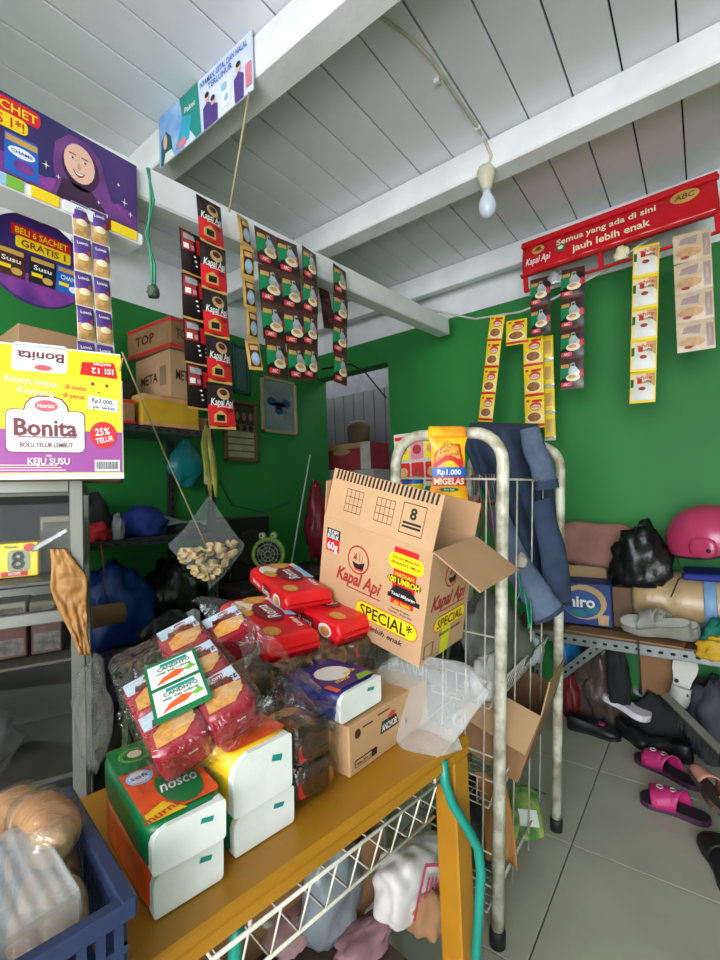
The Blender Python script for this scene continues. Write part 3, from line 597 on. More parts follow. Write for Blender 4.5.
sbox((-20, 610, 27, 648), .12, .12, .866, RB, 'reddish brown packet box on the middle shelf of the case'); sbox((31, 606, 62, 645), .12, .12, .866, mat('brown_box', (78, 52, 42), .6), 'brown packet box nearest the brown paper patch in the case')
sbox((-10, 588, 26, 606), .14, .1, .955, PALE, 'pale packet lying on the reddish brown box in the case'); sbox((29, 588, 55, 603), .14, .1, .955, mat('olive_box', (106, 102, 76), .6), 'olive packet lying on the brown box in the case')
q = CM(-.30, .19, .627); g = MB(); g.blob((0, 0, 0), (.3, .2, .13), mat('grey_cloth', (82, 88, 86), .7, bump=.4), 12); tag(g.build('cloth_bundle', None, q), 'grey folded cloth bundle low in the glass case', 'cloth')
g = MB(); g.blob((0, 0, 0), (.2, .2, .1), mat('purple_cloth', (66, 40, 72), .8), 5); tag(g.build('cloth_bundle', None, CM(-.2, .2, .307)), 'dark purple cloth on the bottom shelf of the glass case', 'cloth')
# spoon
a = OZ(30, 552, 1.14); 
g = MB(); pa = CM(-.155, -.003, 1.115); Ms = FR(DP(62, 533, .985), Vector(DP(30, 551, .985))-Vector(DP(62, 533, .985)), (0, 0, 1))
g.sheet(lambda u, v: (u*.075, (v-.5)*(.012 if u > .35 else .004+.008*abs(math.cos(u/.35*1.2))), 0), 10, 3, mat('spoon_steel', (190, 190, 186), .25, .6), .002, Ms); g.tube([(0, 0, .0), (-.012, 0, .001)], .004, WHITE, 6, M=Ms)
tag(g.build('spoon'), 'thin metal spoon stuck against the front glass of the case', 'spoon')
# brown taped paper patch on the case's corner
BPAP = mat('brown_paper', (168, 118, 60), .55, var=.12, vs=12, bump=.7, bs=18)
pts = [(50, 552), (58, 549), (66, 551), (72, 560), (86, 567), (87, 605), (88, 625), (94, 650), (86, 655), (74, 640), (62, 620), (54, 600), (52, 575)]
def case_front(x, y, off): 
    o = Vector((cr.x, cr.y, 0))-nd*off; r = ray(x, y); t = (o-EYE).dot(nd)/r.dot(nd); return EYE+r*t
g = MB(); n = len(pts); rows = 14
def pap(u, v): # crumpled
    y = 549+v*106; lo = 50+max(0, (v-.35))*44+1.5*math.sin(v*9); hi = min(66+v*80, 87)+max(0, v-.8)*22
    x = lo+(hi-lo)*u; return case_front(x, y, .006+.014*abs(noise.noise(Vector((u*3, v*7, 1))))+.008*abs(noise.noise(Vector((u*9, v*15, 4)))))
g.sheet(pap, 16, 30, BPAP, .002); tag(g.build('paper_patch'), 'torn brown packing paper taped over the corner of the glass case', 'paper')
bc = case_front(92, 672, .05); g = MB(); g.blob((0, 0, -.19), (.11, .06, .21), clear('clear_bag_dim', (140, 140, 132), base=.10, edge=.45, rough=.2, bs=10, bump=.6), 21, amp=.3, flat=False); tag(g.build('plastic_bag', None, T(*bc)), 'crumpled empty clear bag hanging at the corner of the glass case', 'plastic bag')
# ================================================================== yellow table and what lies on it
TZ = .75
TF = OZ(469, 735, TZ); TA = math.radians(81.5); te = Vector((math.cos(TA), math.sin(TA), 0)); tn = Vector((-te.y, te.x, 0))
TM = FR((TF.x, TF.y, TZ), te, tn)                                   # local x towards the far end, y inwards, z up
def TL(x, y, z): q = OZ(x, y, z)-TF; return q.dot(te), q.dot(tn)
def on_table(x, y, z, rot=0): return TM @ T(x, y, z) @ RZ(rot)
tab = thing('table', 'long yellow painted wooden table loaded with snack packs', 'table', TM @ T(0, 0, -TZ))
LEN, DEP = 1.45, .345
g = MB(); g.box((-LEN/2, DEP/2, TZ-.008), (LEN, DEP, .016), YEL, ch=.003); g.build('tabletop', tab)
for (x, y, dx, dy) in ((-LEN/2, .012, LEN, .022), (-LEN/2, DEP-.012, LEN, .022), (-.012, DEP/2, .022, DEP-.06), (-LEN+.012, DEP/2, .022, DEP-.06)):
    g = MB(); g.box((0, 0, 0), (dx, dy, .018), YEL, ch=.002); g.build('apron', tab, T(x, y, TZ-.025))
for x in (-.024, -LEN+.024):
    for y in (.026, DEP-.026): g = MB(); g.box((0, 0, 0), (.046, .046, TZ-.034), YEL, ch=.003); g.build('leg', tab, T(x, y, (TZ-.034)/2))
# ---- tissue packs (2 x 2)
TISW = mat('tissue_end', (226, 228, 224), .6, var=.03, vs=14, bump=.15, bs=25)
TG = mat('wrap_green', (8, 110, 58), .35, var=.04); TO = mat('wrap_orange', (226, 84, 34), .35, var=.08, vs=50); TY = mat('wrap_yellow', (240, 196, 34), .35)
def tissue(x, y, z, w, L, h, rot, body, side, lb, printed=False, seed=0, group='tissue packs on the yellow table'):
    root = thing('tissue_pack', lb, 'tissue pack', on_table(x, y, z, rot), group)
    g = MB(); g.pillow((w/2, L/2, h/2), (w, L, h), body, p=9, n=8, amp=.02, seed=seed)
    p = PF(g, FR((0, 0, h+.0), (1, 0, 0), (0, 1, 0)), None, .0006)
    if printed:
        p.rrect(.003, .01, w-.003, L*.98, .008, TO, 1); p.rrect(.003, L*.60, w-.003, L*.97, .006, TG, 2); p.ell(w*.60, L*.28, w*.28, L*.22, TG, 2); p.text('nosco', w*.60, L*.30, .022, WHITE, 3, width=w*.5, shear=.3)
        p.ell(w*.24, L*.5, w*.17, L*.085, SKY, 3); p.ell(w*.24, L*.5, w*.13, L*.065, WHITE, 4); p.text('soft', w*.24, L*.5, .01, BLUE, 5)
        p.ell(w*.36, L*.80, w*.22, L*.10, LGREEN, 3); p.ell(w*.36, L*.80, w*.18, L*.08, TG, 4); p.ell(w*.36, L*.80, w*.1, L*.05, CREAM, 5); p.text('250 sheets', w*.78, L*.78, .008, WHITE, 3, rot=90)
        p.poly([(.004, .003), (w*.5, .003), (w*.3, L*.16), (.004, L*.1)], TY, 3); p.text('murni', w*.2, L*.06, .012, RED, 4, rot=15)
    else: p.rrect(.004, .006, w*.96, L*.97, .008, side, 1); p.ell(w*.5, L*.4, w*.3, L*.2, WHITE, 2)
    g.build('wrapper', root)
    g = MB(); n = 8; pts = []; r = h*.30; a0, a1 = .004, w-.003
    for (cx, cz, a, rr) in ((a1-.004, h-.009, 0, .004), (a0+r, h-r-.005, 90, r), (a0+.004, .006, 180, .004), (a1-.006, .007, 270, .005)):
        for k in range(4): t = math.radians(a+k*30); pts.append((cx+rr*math.cos(t), cz+rr*math.sin(t)))
    Me = FR((0, -.0015, 0), (1, 0, 0), (0, 0, 1))
    g.prism(pts, -.012, .0025, TISW, Me); PF(g, Me).poly([(w*.62, h*.62), (w*.78, h*.56), (w*.80, h*.66), (w*.64, h*.72)], TEAL, 6)
    g.build('folded_end', root)
    return root
hA = .056
tissue(-.558, .045, 0, .088, .19, hA, -2, TO, TY, 'orange and yellow tissue pack lying under the big green-orange one', seed=1)
tissue(-.455, .058, 0, .100, .19, hA, 0, TG, TO, 'green tissue pack lying under the yellow-orange one beside the chocolate bag', seed=2)
tissue(-.564, .030, hA+.001, .090, .20, .052, -3, TG, TO, 'green and orange tissue pack with printed top, stacked beside the blue basket', True, seed=3)
tissue(-.462, .044, hA+.001, .098, .19, .078, 2, TY, TO, 'yellow and orange tissue pack stacked under the red cracker packs', seed=4)
# ---- red cracker packs in a clear bag, with a green card on top
CR = mat('cracker_red', (150, 20, 42), .25, var=.06); CRK = mat('print_cracker', (224, 158, 74), .5, var=.15, vs=120); LBL = mat('print_pale_blue', (196, 212, 228), .4)
def cracker_mesh():
    g = MB(); w, L, h = .069, .076, .058; g.pillow((0, 0, h/2), (w, L, h), CR, p=7, n=8, amp=.03, seed=3)
    p = PF(g, FR((0, 0, h-.001), (1, 0, 0), (0, 1, 0)), None, .0006)
    p.poly([(-w*.45, L*.08), (w*.42, L*.0), (w*.42, L*.42), (-w*.45, L*.42)], LBL, 2); p.ell(w*.05, L*.3, w*.16, L*.08, DKRED, 3); p.text('Roma', w*.05, L*.3, .008, WHITE, 4); p.text('Malkist', w*.05, L*.14, .012, BROWN, 4, shear=.3)
    p.poly([(-w*.4, -L*.38), (w*.1, -L*.42), (w*.38, -L*.2), (w*.3, .0), (-w*.1, L*.08), (-w*.36, -L*.08)], CRK, 3); p.poly([(-w*.1, -L*.26), (w*.3, -L*.3), (w*.4, -L*.05), (w*.02, L*.02)], TAN, 4)
    p = PF(g, FR((0, -L/2+.001, 0), (1, 0, 0), (0, 0, 1)), None, .0008); p.rect(-w*.3, h*.35, w*.3, h*.4, DKRED, 1); p.ell(w*.1, h*.55, w*.1, h*.06, LOGORED, 1); p.text('Roma', w*.1, h*.55, .0035, WHITE, 2)
    o = g.build('cracker_pack'); me = o.data; bpy.data.objects.remove(o); return me
CW_, CL_, CH_ = .134, .148, .0535; CC_ = DP(263.7, 722, .63)
CRM = T(*CC_) @ RZ(78.57) @ RX(16.9) @ RY(-18.9); cme = cracker_mesh()
PLC = [(-.75, .25, 'front', 'basket'), (-.25, .25, 'front', 'biscuit pack'), (-.75, .75, 'second', 'basket'), (-.25, .75, 'second', 'biscuit pack'), (-.22, 1.27, 'rear', 'shelving'), (.28, 1.20, 'rear', 'biscuit pack')]
for k, (fx, fy, rw_, sd_) in enumerate(PLC):
    o = bpy.data.objects.new('cracker_pack', cme); COL.objects.link(o); o.matrix_world = CRM @ T(fx*CW_, fy*CL_, -.012*(k == 5)) @ RZ((-1)**k*1.2)
    tag(o, 'dark red cracker pack in the %s bagged row, on the %s side' % (rw_, sd_), 'cracker pack', 'cracker packs in the clear bag')
def bagwrap(d, seed, amp=.02, flare=.0, mtl=PLAST):
    g = MB(); g.pillow((0, 0, d[2]/2), d, mtl, p=8, n=14, amp=amp*2, fr=22, seed=seed); return g
g = bagwrap((.152, .238, .064), 2, .03)
g.grid(lambda u, v: (-.074-.022*u-.01*math.sin(v*5), -.115+.16*v, .055-.06*u+.014*math.sin(v*11+u*3)), 8, 10, PLAST)
g.grid(lambda u, v: (.074+.07*u+.01*math.sin(v*9), -.06+.20*v, .055+.02*math.sin(v*7+u*4)-.02*u), 10, 14, PLAST)
g.grid(lambda u, v: (-.07+.15*u, -.116-.02*v+.008*math.sin(u*9), .04-.075*v+.006*math.sin(u*14)), 14, 8, PLAST)
tag(g.build('clear_bag', None, CRM @ T(-.066, .108, -.003)), 'clear plastic bag wrapped around the dark red cracker packs', 'plastic bag')
def hit(M, z, x, y):
    I = M.inverted(); o_ = I @ EYE; r_ = (I.to_3x3() @ ray(x, y)); t_ = (z-o_.z)/r_.z; q_ = o_+r_*t_; return Vector((q_.x, q_.y, z))
c0, c1, c2, c3 = (hit(CRM, .064, *p_) for p_ in ((139, 673), (168, 717), (219, 694), (182, 653)))
cc = (c0+c1+c2+c3)/4; cw_ = ((c2-c1).length+(c3-c0).length)/2; cl_ = ((c0-c1).length+(c3-c2).length)/2
cardM = CRM @ FR(cc, c2-c1+c3-c0, c0-c1+c3-c2)
g = MB(); g.box((0, 0, 0), (cw_*1.15, cl_*1.02, .003), mat('card_green', (14, 110, 66), .4)); p = PF(g, T(0, 0, .0018) @ Matrix.Diagonal((cw_*1.15/.096, cl_/.165, 1, 1)))
for cy_ in (-.039, .039):
    p.rect(-.042, cy_-.034, .042, cy_+.034, WHITE, 1); p.rect(-.02, cy_+.021, .03, cy_+.03, TEAL, 2); p.text('CANDHYO', .004, cy_+.014, .011, PGREEN, 3, width=.06); p.text('siap saji udang', .002, cy_+.002, .007, PGREEN, 3, width=.062); p.poly([(-.034, cy_-.032), (-.02, cy_-.014), (.004, cy_-.004), (.022, cy_-.012), (.006, cy_-.024), (-.016, cy_-.026)], ORANGE, 3); p.poly([(.018, cy_-.014), (.032, cy_-.002), (.04, cy_-.016), (.026, cy_-.02)], LGREEN, 3)
tag(g.build('printed_card', None, cardM), 'green card with two white shrimp labels lying on the red cracker packs', 'card')
# ---- chocolate wafer packs in a clear bag
def wafer_mesh():
    g = MB(); g.pillow((0, 0, .025), (.085, .12, .05), CHOC, p=5, n=7, amp=.05, seed=9); p = PF(g, FR((0, 0, .0495), (1, 0, 0), (0, 1, 0)), None, .0006)
    p.poly([(-.03, -.04), (.02, -.03), (.03, .02), (-.01, .04)], mat('print_caramel', (150, 88, 44), .4, var=.2, vs=60), 1); p.ell(.0, .02, .026, .014, GOLD, 2)
    p = PF(g, FR((0, -.0585, 0), (1, 0, 0), (0, 0, 1)), None, .0006); p.rrect(-.03, .012, .012, .036, .006, RED, 1); p.text('R', -.01, .024, .012, WHITE, 2); p.ell(.026, .025, .01, .013, MATS['print_caramel'], 1)
    o = g.build('w'); me = o.data; bpy.data.objects.remove(o); return me
wme = wafer_mesh(); k = 0; rw = random.Random(3)
for (x0, y0, nx, ny, nz) in ((-.308, .128, 1, 1, 2), (-.318, .27, 4, 2, 3)):
    for i in range(nx):
        for j in range(ny):
            for z in range(nz):
                o = bpy.data.objects.new('wafer_pack', wme); COL.objects.link(o); o.matrix_world = on_table(x0+.088*i, y0+.124*j, .052*z, rw.uniform(-2, 2))
                tag(o, ('dark brown chocolate wafer pack %s in the small bag beside the carton' % ('on the table', 'on top')[z]) if nx == 1 else 'dark brown chocolate wafer pack in the %s layer of the large clear bag' % ('bottom', 'middle', 'top')[z], 'wafer pack', 'wafer packs in the small front bag' if nx == 1 else 'wafer packs in the large clear bag')
g = bagwrap((.092, .14, .128), 5, .03); g.grid(lambda u, v: (-.045+.1*u, -.06+.12*v, .12+.05*math.sin(u*3.1)*math.sin(v*3.1)+.012*math.sin(u*17+v*9)), 12, 12, PLAST)
tag(g.build('clear_bag', None, on_table(-.306, .128, -.0)), 'clear bag of chocolate wafers beside the brown carton', 'plastic bag')
g = bagwrap((.375, .265, .166), 6, .015)
def puff(u, v): return (-.19+.38*u, -.13-.05*math.sin(u*3.14)*(1-v)+.1*v, .10+.085*v+.02*math.sin(u*21+v*5)*v+.012*math.sin(u*8-v*9))
g.grid(puff, 26, 10, PLAST); tag(g.build('clear_bag', None, on_table(-.186, .333, 0)), 'large crinkled clear bag of chocolate wafers under the red biscuit packs', 'plastic bag')
g = MB(); g.box((0, 0, .37), (.40, .20, .74), CARD2, ch=.004); tag(g.build('carton', None, on_table(-.19, .452, -TZ)), 'plain brown carton standing behind the yellow table under the wafer bag', 'carton')
# ---- red coconut biscuit packs
RP = mat('biscuit_red', (216, 24, 34), .28, var=.06, vs=18, bump=.15, bs=30)
def roma_mesh():
    g = MB(); L, w, h = .225, .118, .05; 
    def fn(u, v):
        a = 2*math.pi*v; x = (u-.5)*L; e_ = min(1, (1-abs(2*u-1))/.07); e_ = max(0, e_)**.5; c, s_ = math.cos(a), math.sin(a)
        ry = w/2*(.90+.10*e_); rz = h/2*(.12+.88*e_)
        pw = lambda t, q: math.copysign(abs(t)**q, t)
        rib = 1+.02*math.sin(a*24)*(1 if abs(2*u-1) > .8 else 0)
        return (x, ry*pw(c, .45), h/2+rz*pw(s_, .5)*rib)
    g.grid(lambda a, b: fn(b, 1-a), 48, 40, RP, wrap=True)
    for s_ in (-1, 1): g.box((s_*(L/2+.004), 0, h/2), (.012, w*.9, .003), RP)
    p = PF(g, FR((0, 0, h-.0005), (1, 0, 0), (0, 1, 0)), None, .0007)
    p.ell(.01, -.004, .05, .03, DKRED, 3); p.text('Roma', .01, -.004, .026, WHITE, 4, width=.07, shear=.15); p.text('Kelapa', -.06, -.03, .012, WHITE, 3, shear=.2)
    p.ell(.055, .028, .036, .024, WHITE, 2); p.ell(.058, .026, .026, .016, CREAM, 3); p.ell(.08, -.006, .02, .026, CRK, 3); p.ell(.03, .036, .024, .014, CRK, 3); p.poly([(-.03, -.05), (.06, -.05), (.07, -.035), (-.02, -.03)], SKY, 2); p.ell(-.075, .03, .02, .016, CRK, 2); p.poly([(.06, -.05), (.09, -.048), (.08, -.03), (.07, -.035)], CREAM, 2)
    for sg in (-1, 1):
        p = PF(g, FR((0, sg*(w/2+.0002), 0), (-sg, 0, 0), (0, 0, 1)), None, .0008); p.rrect(-.02, .012, .035, .038, .01, DKRED, 1); p.text('Roma', .008, .025, .014, WHITE, 2); p.ell(.07, .025, .02, .014, WHITE, 1); p.ell(.072, .024, .014, .01, CRK, 2); p.text('Biskuit Kelapa', -.055, .025, .009, WHITE, 1, width=.05)
    o = g.build('b'); me = o.data; bpy.data.objects.remove(o); return me
rme = roma_mesh()
def roma(px, py, z, yaw, lb, tilt=0):
    x, y = TL(px, py, TZ+z+.05); z += .006; o = bpy.data.objects.new('biscuit_pack', rme); COL.objects.link(o); o.matrix_world = on_table(x, y, z, yaw) @ RY(-10); tag(o, lb, 'biscuit pack', 'red coconut biscuit packs')
roma(266, 616, .160, 84, 'red coconut biscuit pack lying under the tilted top pack, beside the cracker packs')
roma(322, 604, .160, 92, 'red coconut biscuit pack pushed against the big coffee carton')
roma(288, 578, .2125, 78, 'red coconut biscuit pack lying across the two others, on top')
# ---- brown carton with logo and small blue tissue pack on it
cb = mat('carton_tan', (186, 146, 104), .8, var=.04)
x0, y0 = TL(350, 779, TZ); cM = on_table(x0, y0, 0, 5); Lc, Dc, Hc = .235, .13, .08
ct = thing('carton', 'flat brown carton with a black logo box, under the coffee carton at the table end', 'carton', cM)
g = MB(); g.box((Lc/2, Dc/2, Hc/2), (Lc, Dc, Hc), cb, ch=.002); p = PF(g, FR((0, 0, 0), (1, 0, 0), (0, 0, 1)))
p.ell(.022, .062, .008, .008, BROWN, 1, 8); p.rect(.034, .066, .062, .0685, BROWN, 1); p.rect(.076, .07, .11, .0725, BROWN, 1); p.poly([(.08, .036), (.135, .036), (.128, .056), (.086, .056)], DARKF, 1); p.text('ANCHOR', .107, .045, .011, WHITE, 2, width=.044, rot=0); p.poly([(.1, .058), (.115, .066), (.13, .06), (.118, .056)], RED, 1); p.rrect(.012, .010, .07, .022, .003, DARKF, 1); p.rrect(.0135, .0115, .055, .0205, .002, cb, 2); p.text('Nett. 24 x 10', .035, .016, .005, DARKF, 3); p.text('R', .16, .03, .012, DARKF, 1)
g.build('carton_body', ct)
g = MB(); g.box((Lc/2, Dc*.5, Hc+.0004), (Lc, .03, .0008), mat('packing_tape', (200, 168, 120), .25)); g.build('tape', ct)
xt, yt = TL(338, 728, TZ+Hc); NB = mat('wrap_navy', (34, 32, 120), .35)
t = tissue(xt+.0, yt+.0, Hc+.002, .115, .16, .052, 6, NB, NB, 'small navy blue tissue pack with white end lying on the brown carton', group=None)
g = MB(); p = PF(g, T(0, 0, .0535)); p.poly([(.06, .004), (.1, .004), (.1, .02), (.075, .024)], LGREEN, 1); p.text('mini', .045, .03, .014, YELLOW, 1, shear=.2); p.text('pack', .08, .045, .012, YELLOW, 1, shear=.2); p.rect(.0, .0, .012, .03, ORANGE, 1); g.build('wrapper_print', t)
# ---- the tall coffee carton, tilted
KD = .90; kC = DP(418.75, 668.04, KD); s_ = KD/.72; KW, KL, KH = .233*s_, .137*s_, .191*s_
KM = T(*kC) @ RZ(-4.84) @ RX(5.2) @ RY(14.085)
kp = thing('carton', 'open coffee carton with red ship logo leaning on the clear wafer bag', 'carton', KM)
g = MB(); th = .004
g.box((-KW/2, th/2, KH/2), (KW, th, KH), CARD); g.box((-KW/2, KL-th/2, KH/2), (KW, th, KH), CARD); g.box((-th/2, KL/2, KH/2), (th, KL-2*th, KH), CARD); g.box((-KW+th/2, KL/2, KH/2), (th, KL-2*th, KH), CARD); g.box((-KW/2, KL/2, th/2), (KW-2*th, KL-2*th, th), CARDIN)
def coffee_face(p, W_, H_, big):
    U = lambda t: -W_+t*W_; V = lambda t: t*H_
    if big:
        p.rect(U(.045), V(.80), U(.185), V(.90), BLACK, 1); p.rect(U(.045), V(.68), U(.185), V(.80), RED, 1); p.text('KOPI', U(.115), V(.87), V(.04), WHITE, 2, width=W_*.10); p.text('BUBUK', U(.115), V(.825), V(.04), WHITE, 2, width=W_*.12); p.text('60g', U(.115), V(.735), V(.075), WHITE, 2, width=W_*.11)
        cu, cv, k = U(.385), V(.70), W_*.105; tu, tv, tw = U(.40), V(.515), W_*.44
    else: cu, cv, k = U(.5), V(.74), W_*.16; tu, tv, tw = U(.5), V(.53), W_*.8
    p.ell(cu, cv, k, k*1.05, LOGORED, 1, 28); p.ell(cu, cv, k*.88, k*.93, CARD, 2, 28)
    p.poly([(cu-k*.55, cv-k*.2), (cu-k*.3, cv-k*.62), (cu+k*.5, cv-k*.62), (cu+k*.62, cv-k*.05), (cu, cv-k*.3)], BLACK, 3); p.poly([(cu-k*.3, cv-k*.62), (cu+k*.5, cv-k*.62), (cu+k*.45, cv-k*.74), (cu-k*.2, cv-k*.74)], RED, 4)
    for d in (-.2, .1, .35): p.rect(cu+k*d, cv-k*.1, cu+k*(d+.04), cv+k*(.7-abs(d)), BROWN, 3)
    p.poly([(cu-k*.18, cv+k*.5), (cu-k*.5, cv), (cu-k*.18, cv)], LOGORED, 3)
    p.text('Kapal Api', tu, tv, H_*.12, LOGORED, 2, width=tw, shear=.3, bold=.03); p.rect(tu-tw*.2, tv-H_*.105, tu+tw*.5, tv-H_*.095, LOGORED, 2)
    if big:
        p.rect(U(.70), V(.88), U(.90), V(.95), RED, 1); p.rrect(U(.66), V(.76), U(.95), V(.90), .014, YELLOW, 2); p.text('BUKA DAN MENANGKAN', U(.805), V(.86), V(.022), BROWN, 3, width=W_*.22); p.text('BERANGKAT UMROH', U(.805), V(.815), V(.025), BROWN, 3, width=W_*.24)
        p.rect(U(.71), V(.45), U(.90), V(.76), RED, 1); p.text('HADIAH', U(.805), V(.72), V(.035), YELLOW, 3, width=W_*.16); p.rrect(U(.665), V(.635), U(.945), V(.695), .006, BLACK, 3); p.text('100 UMROH', U(.805), V(.665), V(.05), YELLOW, 4, width=W_*.26, bold=.03); p.poly([(U(.70), V(.56)), (U(.74), V(.62)), (U(.87), V(.62)), (U(.92), V(.56)), (U(.92), V(.52)), (U(.70), V(.52))], BLACK, 3)
        p.text('Total Milyaran', U(.81), V(.545), V(.028), WHITE, 4, width=W_*.2); p.rect(U(.68), V(.50), U(.95), V(.54), BLACK, 3); p.text('dan hadiah', U(.81), V(.475), V(.03), YELLOW, 4, width=W_*.14); p.text('Periode Program', U(.80), V(.41), V(.016), BLACK, 2, width=W_*.16); p.text('16 Januari - 30 Juni 2024', U(.80), V(.38), V(.016), BLACK, 2, width=W_*.2)
        p.rrect(U(.40), V(.185), U(.96), V(.345), H_*.075, RED, 1); p.rrect(U(.405), V(.192), U(.955), V(.338), H_*.07, YELLOW, 2); p.text("SPECIAL*", U(.68), V(.265), V(.105), BLACK, 3, width=W_*.47); p.text('lebih enak', U(.70), V(.13), V(.05), BLACK, 2, width=W_*.30, shear=.25)
    else:
        p.rrect(U(.22), V(.24), U(.95), V(.38), H_*.06, RED, 1); p.rrect(U(.23), V(.247), U(.94), V(.373), H_*.055, YELLOW, 2); p.text('SPECIAL', U(.585), V(.31), V(.085), BLACK, 3, width=W_*.6); p.text('lebih enak', U(.62), V(.20), V(.035), BLACK, 2, width=W_*.5, shear=.25); p.rect(U(.42), V(.0), U(.62), V(.26), mat('print_limeyellow', (214, 214, 40), .45), 1)
        for (a, b, c, d) in ((.06, .05, .26, .056), (.06, .17, .26, .176), (.06, .05, .08, .176), (.24, .05, .26, .176)): p.rect(U(a), V(b), U(c), V(d), BROWN, 1)
coffee_face(PF(g, FR((0, 0, 0), (1, 0, 0), (0, 0, 1)), None, .0004), KW, KH, True)
coffee_face(PF(g, FR((0, KL, 0), (0, 1, 0), (0, 0, 1)), None, .0004), KL, KH, False)
g.build('carton_body', kp)
fh = .088*1.25
g = MB(); g.box((-KW/2, fh/2, -.0015), (KW-.004, fh, .003), CARD); p = PF(g, None, None, .0004); ns = 26
for k in range(ns): p.poly([(-KW+.012+(KW-.02)*k/ns, fh*.80), (-KW+.012+(KW-.02)*(k+.5)/ns, fh*.80), (-KW+.014+(KW-.02)*(k+.5)/ns, fh*.995), (-KW+.014+(KW-.02)*k/ns, fh*.995)], BLACK, 1)
for cx_ in (-.82, -.53):
    for k in range(5): p.rect(KW*cx_+KW*.16*k/4, fh*.22, KW*cx_+KW*.16*k/4+.0012, fh*.66, BROWN, 1)
    for k in range(4): p.rect(KW*cx_, fh*(.22+.147*k), KW*(cx_+.16), fh*(.22+.147*k)+.0012, BROWN, 1)
for (a, b, c, d) in ((-.30, .16, -.11, .175), (-.30, .70, -.11, .715), (-.30, .16, -.295, .71), (-.115, .16, -.11, .71)): p.rect(KW*a, fh*b, KW*c, fh*d, BROWN, 1)
p.text('8', -KW*.205, fh*.54, fh*.20, BLACK, 1, bold=.03); p.rect(-KW*.28, fh*.34, -KW*.13, fh*.38, BLACK, 1); p.rect(-KW*.28, fh*.27, -KW*.13, fh*.31, BLACK, 1)
g.build('front_flap', kp, FR((0, .001, KH), (1, 0, 0), (0, .18, 1)))
g = MB(); g.box((-KW/2, .036, 0), (KW-.004, .072, .003), CARDIN); g.build('back_flap', kp, FR((0, KL-.003, KH), (1, 0, 0), (0, .12, 1)))
g = MB(); g.box((fh*.5, KL/2, 0), (fh, KL-.004, .003), CARDIN); g.build('side_flap', kp, T(0, 0, KH) @ RY(22))
g = MB(); g.box((0, KL/2, .04), (.003, KL-.004, .08), CARDIN); g.build('side_flap', kp, T(-KW, 0, KH) @ RY(-2))
# ---- clear bag drooping over the table end
bq = DP(440, 690, .86); g = MB()
def droop(u, v):
    a = 2*math.pi*u; r = .016+.072*math.sin(min(1, v*1.12)*math.pi*.62)**.8; 
    if v > .93: r *= 1-(v-.93)/.075
    k = 1+.20*noise.noise(Vector((math.cos(a)*1.6, math.sin(a)*1.6, v*4)))+.07*math.sin(a*7+v*6)
    c_ = Vector((.0+.06*v, -.13*v, -.125*v)); return c_+Vector((math.cos(a)*r*k*1.15, math.sin(a)*r*k*.6, .03*math.cos(a)*v))
g.grid(lambda u, v: droop(1-u, v), 40, 22, PLAST2, wrap=True)
rt = Vector((AX.x, AY.x, 0)).normalized(); Mb = FR(DP(388, 662, .95), rt, Vector((-rt.y, rt.x, 0))); tag(g.build('plastic_bag', None, Mb @ RY(-28)), 'empty clear plastic bag drooping over the end of the yellow table', 'plastic bag')
# ---- blue basket with bread
BB = mat('basket_blue', (34, 48, 84), .5, var=.08)
bk = thing('basket', 'dark blue plastic basket of wrapped bread at the near end of the table', 'basket', on_table(-.605, -.042, .0)); bl, bd, bh = .34, .22, .108
def ring(z0, z1, fl, t): 
    g = MB(); 
    for (x, y, dx, dy) in ((-bl/2, 0, bl+2*fl, t), (-bl/2, bd, bl+2*fl, t), (0, bd/2, t, bd+2*fl), (-bl, bd/2, t, bd+2*fl)): g.box((x, y, (z0+z1)/2-(.0008 if dx > dy else 0)), (dx, dy, z1-z0), BB, ch=.002)
    return g
g = ring(bh-.016, bh, .006, .014); g.build('rim', bk)
g = MB()
for i in range(24):
    x = -bl+bl*(i+.5)/24
    for y in (.002, bd-.002): g.box((x, y, bh/2), (.007, .004, bh-.02), BB)
for i in range(16):
    y = bd*(i+.5)/16
    for x in (-.002, -bl+.002): g.box((x, y, bh/2), (.004, .007, bh-.02), BB)
for z in (.03, .065): 
    for (x, y, dx, dy) in ((-bl/2, .002, bl, .003), (-bl/2, bd-.002, bl, .003), (-.002, bd/2, .003, bd), (-bl+.002, bd/2, .003, bd)): g.box((x, y, z), (dx, dy, .006), BB)
g.box((-bl/2, bd/2, .004), (bl-.01, bd-.01, .006), BB); g.build('lattice_wall', bk)['kind'] = 'stuff'
BR1 = mat('bread_crust', (178, 126, 78), .7, var=.15, vs=20, bump=.3); BR2 = mat('bread_pale', (196, 158, 112), .7, var=.12, vs=18, bump=.3)
def bread(x, y, z, d, m_, rot, tilt, lb, seed):
    root = thing('bread_roll', lb, 'bread', on_table(x, y, z, rot) @ RX(tilt), 'wrapped bread in the blue basket')
    g = MB(); g.pillow((0, 0, d[2]/2), d, m_, p=2.6, n=8, amp=.10, fr=30, seed=seed); g.build('roll', root)
    g = MB(); g.pillow((0, 0, d[2]/2), (d[0]*1.12, d[1]*1.14, d[2]*1.1), PLAST, p=3, n=10, amp=.10, fr=34, seed=seed+3)
    g.build('wrapper', root)
rbk = random.Random(6)
BL = ['highest in the heap, by the far rim', 'against the highest roll', 'half under the frosted tray', 'pressed against the right rim', 'by the near rim below the tray', 'beside the roll at the right rim', 'deep at the far side of the basket']
